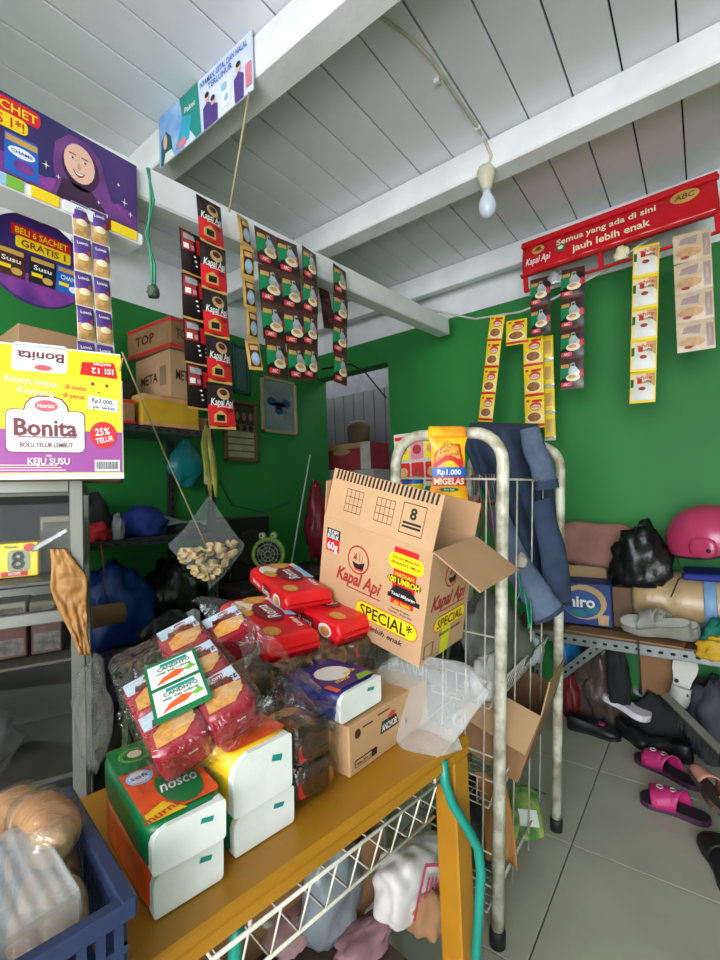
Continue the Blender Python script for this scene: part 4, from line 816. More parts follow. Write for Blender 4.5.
for k, (px, py, z, d) in enumerate(((52, 822, .098, (.05, .075, .045)), (82, 822, .092, (.042, .07, .04)), (60, 880, .055, (.045, .07, .042)), (100, 888, .055, (.040, .062, .040)), (40, 925, .04, (.05, .065, .04)), (84, 905, .035, (.042, .06, .04)), (20, 815, .08, (.05, .07, .045)))):
    x, y = TL(px, py, TZ+z+.02); bread(min(x, -.64), max(.0, y), z, d, (BR1, BR2)[k % 2], rbk.uniform(-30, 30), rbk.uniform(-10, 15), ('tan', 'pale')[k % 2]+' wrapped bread roll '+BL[k], k)
TRM = clear('frosted_tray', (206, 208, 208), base=.22, edge=.6, rough=.3, bs=6, bump=.1)
g = MB(); 
g.sheet(lambda u, v: ((u-.5)*.13, (v-.5)*.11, .0005*math.sin(u*70)), 60, 6, TRM, .002); g.sheet(lambda u, v: ((u-.5)*.13, -.055-.006*v, -.04*v+.0004*math.sin(u*70)), 60, 4, TRM, .002); g.sheet(lambda u, v: (.065+.005*v, (u-.5)*.11, -.04*v), 10, 4, TRM, .002)
tag(g.build('plastic_tray', None, on_table(-.705, .04, .118) @ RX(12) @ RZ(8)), 'frosted ribbed plastic tray laid upside down on the bread', 'tray')
# ================================================================== left side: metal shelving, cartons, bags
def angle_bar(p0, p1, w, m_, face, pitch=.05, holes=True):           # slotted L bar from p0 to p1; face = outward normal of the drilled side
    p0, p1 = Vector(p0), Vector(p1); d = (p1-p0).normalized(); L = (p1-p0).length; n = Vector(face); v = n.cross(d)
    g = MB(); Ma = FR(p0, d, v); g.box((L/2, 0, -.0015), (L, w, .003), m_); g.box((L/2, w/2-.0015, -w/2), (L, .003, w), m_)
    if holes:
        p = PF(g, Ma if False else None, None, .0006); k = 0; x = pitch*.5
        while x < L: p.rrect(x-pitch*.22, -w*.13, x+pitch*.22, w*.13, w*.12, HOLE, 1); x += pitch
    return g, Ma
rack = thing('metal_shelf_rack', 'dark slotted metal shelving along the left green wall, crowded with cartons and bags', 'shelf rack', T(-2.24, 1.0, 0))
Mi = rack.matrix_world.inverted()
RX0, RX1, RY0, RY1 = -2.42, -2.04, .52, 1.44
for x, y in ((RX1, RY1), (RX1, RY0), (RX0, RY1), (RX0, RY0)):
    g, Ma = angle_bar((x, y, 0), (x, y, 1.62), .035, DARKSTEEL, (1, 0, 0)); g.build('post', rack, Mi @ Ma)
for z in (1.555, 1.04, .56):
    g = MB(); g.box((0, 0, 0), (RX1-RX0-.01, RY1-RY0-.01, .012), mat('shelf_steel', (92, 94, 92), .5, .3)); g.build('shelf', rack, Mi @ T((RX0+RX1)/2, (RY0+RY1)/2, z))
    g, Ma = angle_bar((RX1+.012, RY0, z-.01), (RX1+.012, RY1, z-.01), .03, DARKSTEEL, (1, 0, 0)); g.build('front_rail', rack, Mi @ Ma)
SZ = 1.562
def wcarton(x0, x1, y0, y1, z0, h, m_, lb, stripe=None, txt=None, rot=0, tilt=0, name='carton', cat='carton', tape=True):
    M = T((x0+x1)/2, (y0+y1)/2, z0) @ RZ(rot) @ RX(tilt); root = thing(name, lb, cat, M); w, d = x1-x0, y1-y0
    g = MB(); g.box((0, 0, h/2), (w, d, h), m_, ch=.003)
    for Mf, ww in ((FR((-w/2, -d/2, 0), (1, 0, 0), (0, 0, 1)), w), (FR((w/2, -d/2, 0), (0, 1, 0), (0, 0, 1)), d)):
        p = PF(g, Mf, None, .0008)
        if stripe: p.rect(0, h*.02, ww, h*.12, stripe, 1); p.rect(0, h*.86, ww, h*.96, stripe, 1)
        if txt: p.text(txt, ww*.42, h*.5, min(h*.3, .05), BROWN, 2, width=min(ww*.5, .16)); p.rect(ww*.72, h*.3, ww*.9, h*.7, mat('print_cardgrey', (150, 120, 90), .8), 1)
    g.build('carton_body', root)
    if tape: g = MB(); g.box((0, 0, h+.0005), (w, .04, .001), mat('packing_tape', (200, 168, 120), .25)); g.build('tape', root)
    return root
wcarton(-2.40, -2.03, 1.20, 1.36, SZ+.395, .155, CARD2, 'brown carton with red edge lines, topmost on the upper metal shelf', RED, 'TOP', rot=4)
wcarton(-2.38, -2.05, 1.22, 1.40, SZ+.150, .243, CARD, 'plain tan carton under the red lined carton on the upper shelf', None, 'META')
wcarton(-2.40, -2.03, 1.07, 1.36, SZ, .148, mat('carton_ochre', (206, 160, 30), .7), 'yellow and tan carton standing on the upper metal shelf', mat('print_peach', (214, 150, 120), .7))
wcarton(-2.36, -2.04, .88, 1.04, SZ, .11, CARD2, 'small brown carton with a red mark beside the yellow carton', RED, None, tape=False)
wcarton(-2.40, -2.06, 1.365, 1.445, SZ, .075, CARD2, 'low brown carton at the far end of the upper shelf', None, None, tape=False)
g = MB(); g.blob((-2.25, 1.0, SZ+.112), (.3, .22, .17), mat('dark_brown_bag', (58, 50, 42), .6), 31, amp=.3); tag(g.build('bag'), 'dark brown sack lying on the small brown carton of the upper shelf', 'bag')
wcarton(-2.36, -2.04, .60, .84, SZ, .34, CARD, 'tall tan carton at the near end of the upper shelf behind the round sign', None, None)
# middle shelf
MZ = 1.047
def lump(x, y, z, d, m_, lb, cat, seed, name='cloth_bundle', amp=.35, rot=0, flat=True, **k):
    g = MB(); g.blob((0, 0, 0), d, m_, seed, amp=amp, flat=flat, **k); return tag(g.build(name, None, T(x, y, z) @ RZ(rot)), lb, cat)
CB = mat('cloth_blue', (24, 48, 132), .75, bump=.3, bs=30); CK = mat('cloth_black', (30, 30, 32), .85, bump=.3, bs=30); BAGK = mat('bag_black', (20, 21, 22), .35, bump=.5, bs=25); BAGB = mat('bag_blue', (18, 62, 148), .35, bump=.5, bs=22)
q = OX(143, 523, -2.2); lump(-2.2, q.y, MZ, (.24, .21, .14), CB, 'folded royal blue cloth on the middle metal shelf', 'cloth', 41)
q = OX(105, 520, -2.2); lump(-2.27, q.y-.05, MZ, (.24, .2, .2), CK, 'black folded clothes beside the blue cloth on the middle shelf', 'cloth', 42)
q = OX(98, 536, -2.08); lump(-2.10, q.y, MZ, (.10, .12, .08), mat('cloth_red', (186, 30, 36), .7), 'small red cloth at the edge of the middle shelf', 'cloth', 43)
q = OX(112, 532, -2.08); lump(-2.09, q.y+.03, MZ, (.06, .05, .11), mat('cloth_grey', (140, 140, 144), .7), 'crumpled grey cloth next to the small red cloth', 'cloth', 44)
g = MB(); q = OX(150, 512, -2.3); g.sheet(lambda u, v: (-.1+.22*v, -.14+.32*u, .01+.06*(1-u)*(1-v)+.01*math.sin(u*7)), 12, 6, mat('paper_grey', (170, 172, 168), .8), .002); tag(g.build('paper_sheet', None, T(-2.28, q.y+.16, MZ+.03)), 'pale sheet of paper sticking up behind the blue cloth', 'paper')
lump(-2.12, 1.36, MZ, (.12, .14, .05), CK, 'small black purse at the far end of the middle shelf', 'purse', 45, name='purse')
# lower shelf
LZ = .567
q = OX(115, 590, -2.2); lump(-2.22, q.y, LZ, (.3, .34, .36), BAGB, 'big blue plastic bag on the lower metal shelf', 'plastic bag', 51, name='plastic_bag')
lump(-2.22, 1.30, LZ, (.3, .24, .33), BAGK, 'black plastic bag filling the lower shelf beside the blue bag', 'plastic bag', 52, name='plastic_bag')
q = OX(150, 630, -2.05); lump(-1.97, q.y+.04, LZ, (.10, .24, .15), BAGK, 'glossy black bag bulging out of the lower shelf edge', 'plastic bag', 53, name='plastic_bag')
g = MB(); qa, qb = OX(90, 618, -1.93), OX(122, 612, -1.93); g.tube([qa, qb], .042, CARD2, 14); g.tube([qb, qb+(qb-qa).normalized()*.002], .034, HOLE, 14); tag(g.build('cardboard_tube'), 'brown cardboard tube wedged in front of the blue bag', 'tube')
q = OX(194, 616, -1.96); g = MB(); g.sheet(lambda u, v: (0.012*math.sin(u*5), -.04+.08*u, -.03+.055*v+.012*math.sin(u*4)), 8, 6, WHITE, .002); tag(g.build('paper_scrap', None, T(q.x, q.y, q.z)), 'white paper scrap stuck on the black bags', 'paper')
g = MB(); g.tube([OX(x, y, -1.99) for x, y in ((101, 545), (104, 565), (103, 585), (108, 605))], .003, mat('string_red', (150, 60, 56), .8), 6); tag(g.build('red_string'), 'red string hanging from the middle shelf in front of the blue bag', 'string')
q = OX(112, 672, -1.9); lump(-1.9, q.y, q.z-.14, (.2, .26, .2), mat('cloth_purple', (66, 34, 72), .8), 'purple cloth heap below the lower shelf', 'cloth', 54)
lump(-1.80, 1.28, .0, (.3, .4, .42), BAGK, 'large black bag standing on the floor below the metal shelving', 'plastic bag', 55, name='plastic_bag')
lump(-1.80, .84, .0, (.3, .38, .40), BAGK, 'black sack on the floor between the shelving and the glass case', 'plastic bag', 56, name='plastic_bag')
# hanging things
q = OX(186, 487, -2.36); g = MB(); g.blob((0, 0, 0), (.10, .21, .30), mat('bag_teal', (20, 128, 134), .4, bump=.4, bs=20), 61, flat=False, taper=.75, amp=.25); tag(g.build('plastic_bag', None, T(-2.36, 1.49, q.z)), 'teal plastic bag hanging below the upper shelf on the green wall', 'plastic bag')
q = OX(203, 483, -2.3); g = MB(); g.box((0, 0, .03), (.03, .06, .10), mat('socket_grey', (176, 176, 170), .5), ch=.006); g.box((.016, 0, .045), (.004, .03, .03), HOLE); tag(g.build('power_socket', None, T(RX1+.035, 1.40, q.z)), 'grey power socket block on the shelving post', 'socket')
XB = -1.22
g = MB(); LF = mat('dry_leaf', (150, 150, 62), .7, var=.2, vs=20)
for pts, w_ in ((((206, 425), (205, 450), (209, 475), (211, 500)), .011), (((207, 428), (212, 455), (215, 478), (216, 497)), .014), (((204, 430), (203, 445), (206, 470), (210, 495)), .008)):
    P = [OX(x, y, XB) for x, y in pts]; g.tube(P, [w_*.5, w_, w_*.9, w_*.3], LF, 5, ry=.002)
g.tube([OX(211, 500, XB), OX(210, 430, XB), OX(208, 405, XB), OX(206, 330, -1.215), OX(205, 222, -1.205)], .002, ROPE, 5)
tag(g.build('dried_leaf_bunch'), 'dry green leaf strips tied above the hanging bag of crackers', 'leaves')
cb_ = thing('cracker_bag', 'knotted clear bag of yellow crackers hanging from a string by the shelving', 'snack bag', T(*OX(209, 553, XB)))
o0 = OX(209, 553, XB)
def diamond(u, v):                                                  # v 0 top knot .. 1 bottom
    a = 2*math.pi*u; z = .172-.265*v
    r = .006+.118*(v/.55)**1.15 if v < .55 else .124*(1-((v-.55)/.45)**1.6)+.001
    k = 1+.10*noise.noise(Vector((math.cos(a)*2, math.sin(a)*2, v*5))); c, s = math.cos(a), math.sin(a)
    return (.045*k*math.copysign(abs(c)**.8, c)*(r/.124), r*k*s-.012*(v-.5), z-.02*s*v)
g = MB(); g.grid(lambda u, v: diamond(1-u, v), 40, 20, clear('clear_bag_milky', (206, 212, 214), base=.07, edge=.34, rough=.15, bs=12, bump=.7), wrap=True); g.build('bag_film', cb_)
CK2 = mat('cracker_chip', (222, 190, 136), .7, var=.15, vs=40); rc_ = random.Random(5)
g = MB()
for k in range(110):
    z = rc_.uniform(-.075, .025); v = (.172-z)/.265; rr = (.118*(v/.55)**1.15 if v < .55 else .124*(1-((v-.55)/.45)**1.6))*.8
    y = rc_.uniform(-1, 1)*rr; x = rc_.uniform(-.018, .018); g.pillow((0, 0, 0), (.024, .02, .007), CK2, p=3, n=3, amp=.3, fr=60, seed=k, M=T(x, y, z) @ RZ(rc_.uniform(0, 180)) @ RX(rc_.uniform(20, 160)))
o = g.build('crackers', cb_); o['kind'] = 'stuff'
g = MB(); g.tube([OX(122, 352, XB+.06), OX(165, 455, XB+.02), OX(207, 548, XB+.05)], .0022, ROPE, 6); tag(g.build('support_string'), 'tan string running from the yellow cake carton to the cracker bag', 'string')
# wall pictures
def wall_pic(px0, py0, px1, py1, lb, cat, fr_m, inner, name):
    a, b = OX(px0, py0, XL), OX(px1, py1, XL); w, h = b.y-a.y, a.z-b.z; root = thing(name, lb, cat, FR((XL+.002, a.y, b.z), (0, 1, 0), (0, 0, 1)))
    fw_ = .022
    for (cx_, cy_, dx, dy) in ((w/2, fw_/2, w, fw_), (w/2, h-fw_/2, w, fw_), (fw_/2, h/2, fw_, h), (w-fw_/2, h/2, fw_, h)): g = MB(); g.box((0, 0, 0), (dx, dy, .022), fr_m, ch=.003); g.build('frame_side', root, T(cx_, cy_, .011))
    g = MB(); inner(g, w, h); g.build('picture', root); return root
def in1(g, w, h):
    g.box((w/2, h/2, .004), (w-.02, h-.02, .006), mat('picture_pale', (138, 152, 152), .3, rgb2=(112, 128, 130), vs=6)); p = PF(g, T(0, 0, .0075)); bl_ = mat('picture_blue', (44, 74, 120), .4)
    for u in (.30, .5, .70): p.ell(w*u, h*(.57 if u != .5 else .52), w*.13, h*.08, bl_, 1)
    p.rect(w*.32, h*.5, w*.68, h*.56, bl_, 1); p.ell(w*.5, h*.42, w*.12, h*.07, bl_, 1)
wall_pic(259, 375, 296, 436, 'pale framed wall picture with blue figures on the left green wall', 'picture', mat('frame_gold', (172, 158, 116), .5), in1, 'picture_frame')
def in2(g, w, h):
    g.box((w/2, h/2, .004), (w-.02, h-.02, .006), mat('calendar_tan', (120, 96, 62), .6)); p = PF(g, T(0, 0, .0075)); dk = mat('calendar_dark', (62, 44, 34), .6)
    p.rect(w*.1, h*.62, w*.9, h*.97, dk, 1)
    for u in (.2, .4, .6, .8): p.ell(w*u, h*.56, w*.07, h*.05, BLACK, 2); p.ell(w*u, h*.75, w*.06, h*.07, mat('print_skin_dim', (150, 110, 84), .6), 2)
    for k in range(4): p.rect(w*.1, h*(.08+.11*k), w*.9, h*(.165+.11*k), mat('calendar_line', (178, 170, 142), .6), 1)
wall_pic(222, 398, 257, 463, 'brown wall calendar with pale ruled lines below dark photos', 'calendar', mat('frame_brown', (110, 84, 54), .6), in2, 'wall_calendar')
def in3(g, w, h): g.box((w/2, h/2, .004), (w-.02, h-.02, .006), mat('picture_teal', (70, 108, 104), .3))
wall_pic(231, 343, 249, 396, 'small teal framed glass picture above the calendar', 'picture', mat('frame_teal', (38, 84, 78), .5), in3, 'picture_frame')
# dark sideboard with fan and speaker
DW = mat('dark_wood', (44, 34, 26), .6, var=.15)
sb = thing('sideboard', 'low dark wooden sideboard against the left green wall', 'sideboard', T(-2.2, 2.05, 0)); g = MB(); g.box((0, 0, .35), (.44, .95, .70), DW, ch=.005); g.build('body', sb); g = MB(); g.box((0, 0, .71), (.47, 1.0, .022), DW, ch=.004); g.build('top', sb)
for y in (-.24, .24): g = MB(); g.box((0, 0, 0), (.014, .42, .56), mat('dark_wood_door', (54, 40, 30), .55, var=.15), ch=.003); d_ = g.build('door', sb, T(.227, y, .36)); h_ = MB(); h_.lathe([(.0, 0), (.012, .0), (.014, .012), (.006, .02), (0, .021)], STEEL, 12); h_.build('knob', d_, T(.007, -y*.75, .05) @ RY(90))
FZ = .722
fan = thing('desk_fan', 'lime green frog shaped desk fan on the dark sideboard', 'fan', FR((-2.1, 1.86, FZ), Vector((AX.x, AY.x, 0)), Vector((-AY.x, AX.x, 0)))); FG = mat('frog_green', (120, 172, 44), .45)
g = MB(); g.lathe([(.0, 0), (.075, 0), (.07, .015), (.03, .03), (.024, .07), (0, .07)], FG, 20); g.build('base', fan)
Mc = T(0, 0, .155) @ RX(90); g = MB(); g.lathe([(.055, -.035), (.092, -.03), (.10, .0), (.098, .024), (.086, .03), (.082, .02), (.082, -.02), (.055, -.02)], FG, 28, Mc); g.build('head_shell', fan)
g = MB(); g.lathe([(0, .0), (.083, .0), (.083, .006), (0, .006)], mat('fan_dark', (40, 42, 36), .5), 24, Mc)
for k in range(5): a = k*72; g.box((0, 0, 0), (.022, .065, .002), mat('fan_blade', (78, 84, 70), .4), Mc @ RZ(a) @ T(0, .042, .014) @ RY(18))
g.build('blade_set', fan)
g = MB()
for r in (.02, .04, .06, .08): g.tube([(r*math.cos(t*math.pi/12), r*math.sin(t*math.pi/12), .03) for t in range(24)], .0015, WIREM, 4, closed=True, M=Mc)
for k in range(10): a = k*math.pi/5; g.tube([(.012*math.cos(a), .012*math.sin(a), .032), (.085*math.cos(a), .085*math.sin(a), .028)], .0012, WIREM, 4, M=Mc)
g.build('grille', fan)['kind'] = 'stuff'
for s in (-1, 1):
    g = MB(); g.pillow((0, 0, 0), (.05, .045, .05), FG, p=2, n=6); ey = g.build('eye_bump', fan, T(s*.034, -.005, .262)); g = MB(); g.pillow((0, 0, 0), (.034, .02, .034), mat('eye_white', (196, 200, 190), .4), p=2, n=5); g.build('eyeball', ey, T(0, -.017, .003)); g = MB(); g.pillow((0, 0, 0), (.012, .01, .012), BLACK, p=2, n=4); g.build('pupil', ey, T(0, -.026, .003))
g = MB(); g.box((0, 0, .19), (.12, .32, .38), mat('speaker_black', (16, 17, 17), .6), ch=.006); g.lathe([(.0, 0), (.10, 0), (.11, .006), (.09, .004), (.05, -.012), (0, -.014)], mat('speaker_cone', (26, 26, 27), .7), 24, T(.061, 0, .19) @ RY(90)); tag(g.build('loudspeaker', None, T(-2.3, 1.84, FZ)), 'black box speaker standing behind the green frog fan', 'speaker')
lump(-2.03, 2.0, FZ, (.12, .1, .06), mat('cup_grey', (150, 150, 146), .5), 'small pale plastic bundle beside the frog fan', 'plastic bag', 63, name='plastic_bag')
g = MB(); g.tube([OX(238, 372, XL+.01), OX(240, 500, XL+.01)][:0] or [OX(200, 455, XL+.015), OX(218, 480, XL+.015), OX(232, 505, XL+.015), OX(262, 512, XL+.015), OX(290, 502, XL+.015)], .003, BLACK, 5); tag(g.build('wall_cable'), 'thin black cable drooping along the left green wall', 'cable')
g = MB(); g.blob((0, 0, 0), (.17, .2, .6), mat('bag_red', (128, 20, 32), .4, bump=.6, bs=18), 71, flat=False, taper=.5, amp=.3); tag(g.build('plastic_bag', None, T(-2.35, 2.56, .735)), 'dark red plastic bag hanging at the end of the left green wall', 'plastic bag')
g = MB(); g.tube([OX(310, 455, -2.36), OX(290, 572, -2.22)], .006, mat('stick_white', (196, 200, 200), .4), 8); tag(g.build('stick'), 'thin white stick leaning beside the dark red bag', 'stick')
# ================================================================== passage behind the opening
PY = 3.2
wcarton(-2.84, -2.40, PY-.10, PY+.3, 0, .80, CARD2, 'large brown carton at the bottom of the stack in the passage')
wcarton(-2.39, -1.99, PY-.15, PY+.2, 0, .9, mat('carton_olive', (120, 108, 84), .8), 'olive brown carton on the passage floor beside the large one')
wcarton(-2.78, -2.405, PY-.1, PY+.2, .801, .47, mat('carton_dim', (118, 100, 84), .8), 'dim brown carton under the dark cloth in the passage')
a = OY(330, 442, PY); b = OY(375, 465, PY)
lump(-2.55, PY+.04, 1.272, (.34, .26, .13), CK, 'dark cloth pressed under the red carton in the passage', 'cloth', 81, nu=20, nv=10)
rc2 = wcarton(a.x, b.x, PY-.06, PY+.22, 1.43, .235, mat('carton_red', (150, 46, 52), .7), 'faded red and cream carton on top of the passage stack', None, None, tape=False)
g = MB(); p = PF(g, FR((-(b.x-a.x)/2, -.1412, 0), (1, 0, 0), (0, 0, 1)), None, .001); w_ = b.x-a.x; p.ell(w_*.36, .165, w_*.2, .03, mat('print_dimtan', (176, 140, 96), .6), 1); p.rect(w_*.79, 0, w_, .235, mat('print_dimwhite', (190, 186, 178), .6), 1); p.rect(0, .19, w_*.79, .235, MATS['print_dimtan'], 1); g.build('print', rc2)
q = OY(355, 442, PY); g = MB(); g.pillow((0, 0, .1), (.2, .16, .22), mat('brown_cushion', (92, 74, 54), .8), p=3.2, n=8, amp=.06); tag(g.build('cushion', None, T(q.x, PY+.06, 1.667)), 'brown rounded cushion on top of the red carton', 'cushion')
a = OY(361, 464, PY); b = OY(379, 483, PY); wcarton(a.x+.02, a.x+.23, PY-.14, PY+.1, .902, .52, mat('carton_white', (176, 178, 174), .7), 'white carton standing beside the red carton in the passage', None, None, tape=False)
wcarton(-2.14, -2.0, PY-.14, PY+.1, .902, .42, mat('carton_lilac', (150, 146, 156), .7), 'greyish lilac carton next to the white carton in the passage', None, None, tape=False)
for k, (px, py) in enumerate(((316, 478), (335, 475), (347, 476))):
    q = OY(px, py, PY-.16); wcarton(q.x-.05, q.x+.06, PY-.22, PY-.105, 0 if False else q.z-.06, .10, mat('pack_white%d' % k, (206-k*16, 206-k*14, 204-k*8), .6), ['white paper packet leaning on the passage cartons nearest the green wall', 'pale grey packet below the dark cloth in the passage', 'grey striped packet beside the white carton in the passage'][k], None, None, name='packet', cat='packet', tape=False)
wcarton(-2.86, -2.40, PY-.24, PY-.102, 0, OY(330, 475, PY-.16).z-.061, CARD2, 'narrow brown carton holding the white packets in the passage', tape=False)
g = MB(); g.tube([OY(322, 369, 2.70), OY(350, 364, 2.69), OY(365, 372, 2.69), OY(378, 388, 2.69), OY(386, 398, 2.70)], .006, BLACK, 6); tag(g.build('door_cable'), 'black cable looping under the green lintel of the passage', 'cable')
# ================================================================== tube rack with wire baskets
RKX0, RKX1, RKY0, RKY1, RKZ = -.835, -.50, 1.196, 1.715, 1.37
rk = thing('wire_rack', 'cream painted tube rack with wire baskets behind the yellow table', 'rack', T((RKX0+RKX1)/2, (RKY0+RKY1)/2, 0)); RL = T(-.65, 1.46, 0) @ RY(3.4) @ T(.65, -1.46, 0); Ri = rk.matrix_world.inverted(); rk.matrix_world = RL @ rk.matrix_world
for Y, dx in ((RKY0, 0), (RKY1, .02)):
    x0, x1, r = RKX0+dx, RKX1+dx, .085; P = [(x0, Y, .02), (x0, Y, .5), (x0, Y, RKZ-r)]
    for k in range(1, 7): t = math.radians(180-15*k); P.append((x0+r+r*math.cos(t), Y, RKZ-r+r*math.sin(t)))
    for k in range(0, 7): t = math.radians(90-15*k); P.append((x1-r+r*math.cos(t), Y, RKZ-r+r*math.sin(t)))
    P += [(x1, Y, .5), (x1, Y, .02)]; g = MB(); g.tube(P, .0165, HOOPM, 14); hp = g.build('hoop', rk, Ri)
    for x in (x0, x1): g = MB(); g.lathe([(0, 0), (.021, 0), (.021, .05), (.0175, .055)], RUBBER, 14, T(x, Y, 0)); g.build('rubber_foot', hp)
g = MB(); WR = .0026
for x in (RKX0, RKX1): g.tube([(x, RKY0, 1.243), (x, RKY1, 1.243)], WR*1.3, WIREM, 6)
for y in (RKY0, RKY1): g.tube([(RKX0, y, 1.243), (RKX1, y, 1.243)], WR*1.3, WIREM, 6)
for x in (-.735, -.67, -.60, -.545): g.tube([(x, RKY0, 1.243), (x, RKY0+.004, .70), (x, RKY0+.004, .06)], WR, WIREM, 6)
for y in (1.35, 1.5, 1.62): g.tube([(RKX1-.012, y, 1.243), (RKX1-.012, y, .06)], WR, WIREM, 6)
for z in (.82, .50, .24): g.tube([(RKX0, RKY0, z), (RKX1, RKY0, z)], WR, WIREM, 6)
g.build('wire_frame', rk, Ri)['kind'] = 'stuff'
def wire_basket(zb, zr):
    g = MB(); x0, x1, y0, y1 = RKX0+.012, RKX1-.012, RKY0+.02, RKY1-.02; ins = .025
    g.tube([(x0, y0, zr), (x1, y0, zr), (x1, y1, zr), (x0, y1, zr)], .0032, WIREM, 6, closed=True); g.tube([(x0+ins, y0, zb), (x1-ins, y0, zb), (x1-ins, y1, zb), (x0+ins, y1, zb)], .0026, WIREM, 6, closed=True)
    n = 18
    for i in range(n+1): y = y0+(y1-y0)*i/n; g.tube([(x0, y, zr), (x0+ins, y, zb), (x1-ins, y, zb), (x1, y, zr)], .002, WIREM, 5)
    for i in range(1, 8): x = x0+ins+(x1-x0-2*ins)*i/8; g.tube([(x, y0, zr), (x, y0, zb), (x, y1, zb), (x, y1, zr)], .002, WIREM, 5)
    g.build('wire_basket', rk, Ri)['kind'] = 'stuff'
for zb, zr in ((.615, .69), (.345, .42), (.06, .135)): wire_basket(zb, zr)
# noodle pack on the hoop
nd_ = thing('noodle_pack', 'yellow instant noodle pack reading Rp 1.000 hung over the rack hoop', 'noodle pack', T(0, 0, 0)); a, b = DP(429, 437, 1.225), DP(467, 437, 1.225); c = DP(447, 499, 1.225)
w = (b-a).length; h = (a.z-c.z)*1.0; nM = FR((a+b)/2, (b-a), (0, 0, 1)); nd_.matrix_world = nM
bf = lambda u, v: .014*max(0, 1-(2*u/w)**2)**.6*max(0, 1-((v+h*.5)/(h*.47))**2)**.5
NY = mat('noodle_yellow', (250, 200, 20), .3, var=.1, vs=12, rgb2=(240, 130, 20)); g = MB()
wv = lambda t: 1-.16*math.sin(max(0, min(1, t))*math.pi*1.0)+.04*math.sin(t*13)
g.grid(lambda s, t: ((s-.5)*w*wv(t), -h*(1-t), bf((s-.5)*w, -h*(1-t))), 12, 20, NY); g.grid(lambda s, t: ((s-.5)*w*wv(t), -h*(1-t), -.6*bf((s-.5)*w, -h*(1-t))-.0008), 10, 12, NY, flip=True)
p = PF(g, None, bf, .0008); p.poly([(-w*.42, -h*.50), (-w*.36, -h*.25), (-w*.1, -h*.08), (w*.3, -h*.12), (w*.38, -h*.42), (w*.36, -h*.5)], RED, 1); p.poly([(-w*.36, -h*.40), (-w*.25, -h*.16), (0, -h*.06), (w*.25, -h*.16), (w*.3, -h*.36)], mat('print_noodle', (244, 170, 50), .45, var=.3, vs=140), 2); p.rect(-w*.44, -h*.64, w*.44, -h*.49, BLUE, 3); p.text('Rp1.000', 0, -h*.565, h*.08, WHITE, 4, width=w*.62, bold=.03); p.rect(-w*.42, -h*.78, w*.42, -h*.645, RED, 3); p.text('MIGELAS', 0, -h*.71, h*.095, CREAM, 4, width=w*.78, bold=.03); p.ell(0, -h*.84, w*.26, h*.035, PGREEN, 3); p.text('Baso Sapi', 0, -h*.84, h*.03, WHITE, 4)
g.build('pouch', nd_); g = MB(); g.sheet(lambda s, t: ((s-.5)*w*.95, .032*math.sin(t*math.pi), -.022-.026*math.cos(t*math.pi)), 8, 10, NY, .001); g.build('top_flap', nd_)
# hanging snack sheet behind the hoop
a = OY(394, 434, 1.55); b = OY(442, 430, 1.55); c = OY(398, 476, 1.55); w = b.x-a.x; h = a.z-c.z+.04
g = MB(); g.box((w/2, -h/2, 0), (w, h, .004), mat('sheet_white', (200, 196, 188), .5)); p = PF(g, T(0, 0, .003), None, .001)
for i, m_ in enumerate((YELLOW, mat('print_pink', (220, 130, 150), .4), YELLOW)):
    for j in range(2): x = w*(.2+.29*i); y = -h*(.32+.42*j); p.rrect(x-w*.13, y-h*.18, x+w*.13, y+h*.18, .006, (m_ if j == 0 else RED), 1); p.ell(x, y, w*.09, h*.09, (TAN if i != 1 else LOGORED), 2)
p.rect(w*.02, -h*.13, w*.3, -h*.06, RED, 1)
tag(g.build('snack_card', None, FR((a.x, 1.55, (a.z+b.z)/2), (1, 0, 0), (0, 0, 1))), 'white card of small yellow and pink snack sachets hanging in the rack', 'snack card')
q = OY(413, 480, 1.33); g = MB(); g.lathe([(0, 0), (.034, 0), (.036, .004), (.036, .075), (.032, .082), (.0, .082)], BLUE, 20); g.lathe([(.0362, .025), (.0366, .03), (.0366, .058), (.0362, .06)], YELLOW, 20); g.lathe([(.037, .074), (.037, .084), (0, .084)], mat('can_lid', (190, 176, 130), .3, .6), 20); tag(g.build('tin_can', None, T(q.x, 1.33, 1.175)), 'small blue and yellow tin can beside the noodle pack in the rack', 'can')
# tray that carries the can
g = MB(); g.box((0, 0, 0), (.26, .22, .008), CARD2, ch=.002); g.box((0, -.107, .01), (.26, .006, .02), CARD2); tag(g.build('cardboard_tray', None, T(-.655, 1.36, 1.17)), 'small cardboard tray in the top of the rack under the tin can', 'tray')
# coloured cord bundle
g = MB(); rs = random.Random(11); CC = [mat('cord_%d' % i, c, .7) for i, c in enumerate(((150, 60, 70), (190, 190, 190), (70, 110, 90), (110, 130, 170), (170, 130, 110), (40, 40, 44)))]
for k in range(34):
    x = rs.uniform(-.585, -.475); y = RKY0+.035+rs.uniform(0, .05); L = rs.uniform(.10, .24); s = rs.uniform(-.03, .03)
    g.tube([(x, y, 1.243), (x+s*.2, y-.006, 1.25), (x+s*.6, y+.004, 1.243-L*.5), (x+s+rs.uniform(-.015, .015), y+rs.uniform(-.01, .01), 1.243-L)], .0016, CC[k % 6], 4)
o = tag(g.build('cord_bundle'), 'tangle of thin coloured cords hung over the top wire of the rack', 'cords'); o['kind'] = 'stuff'
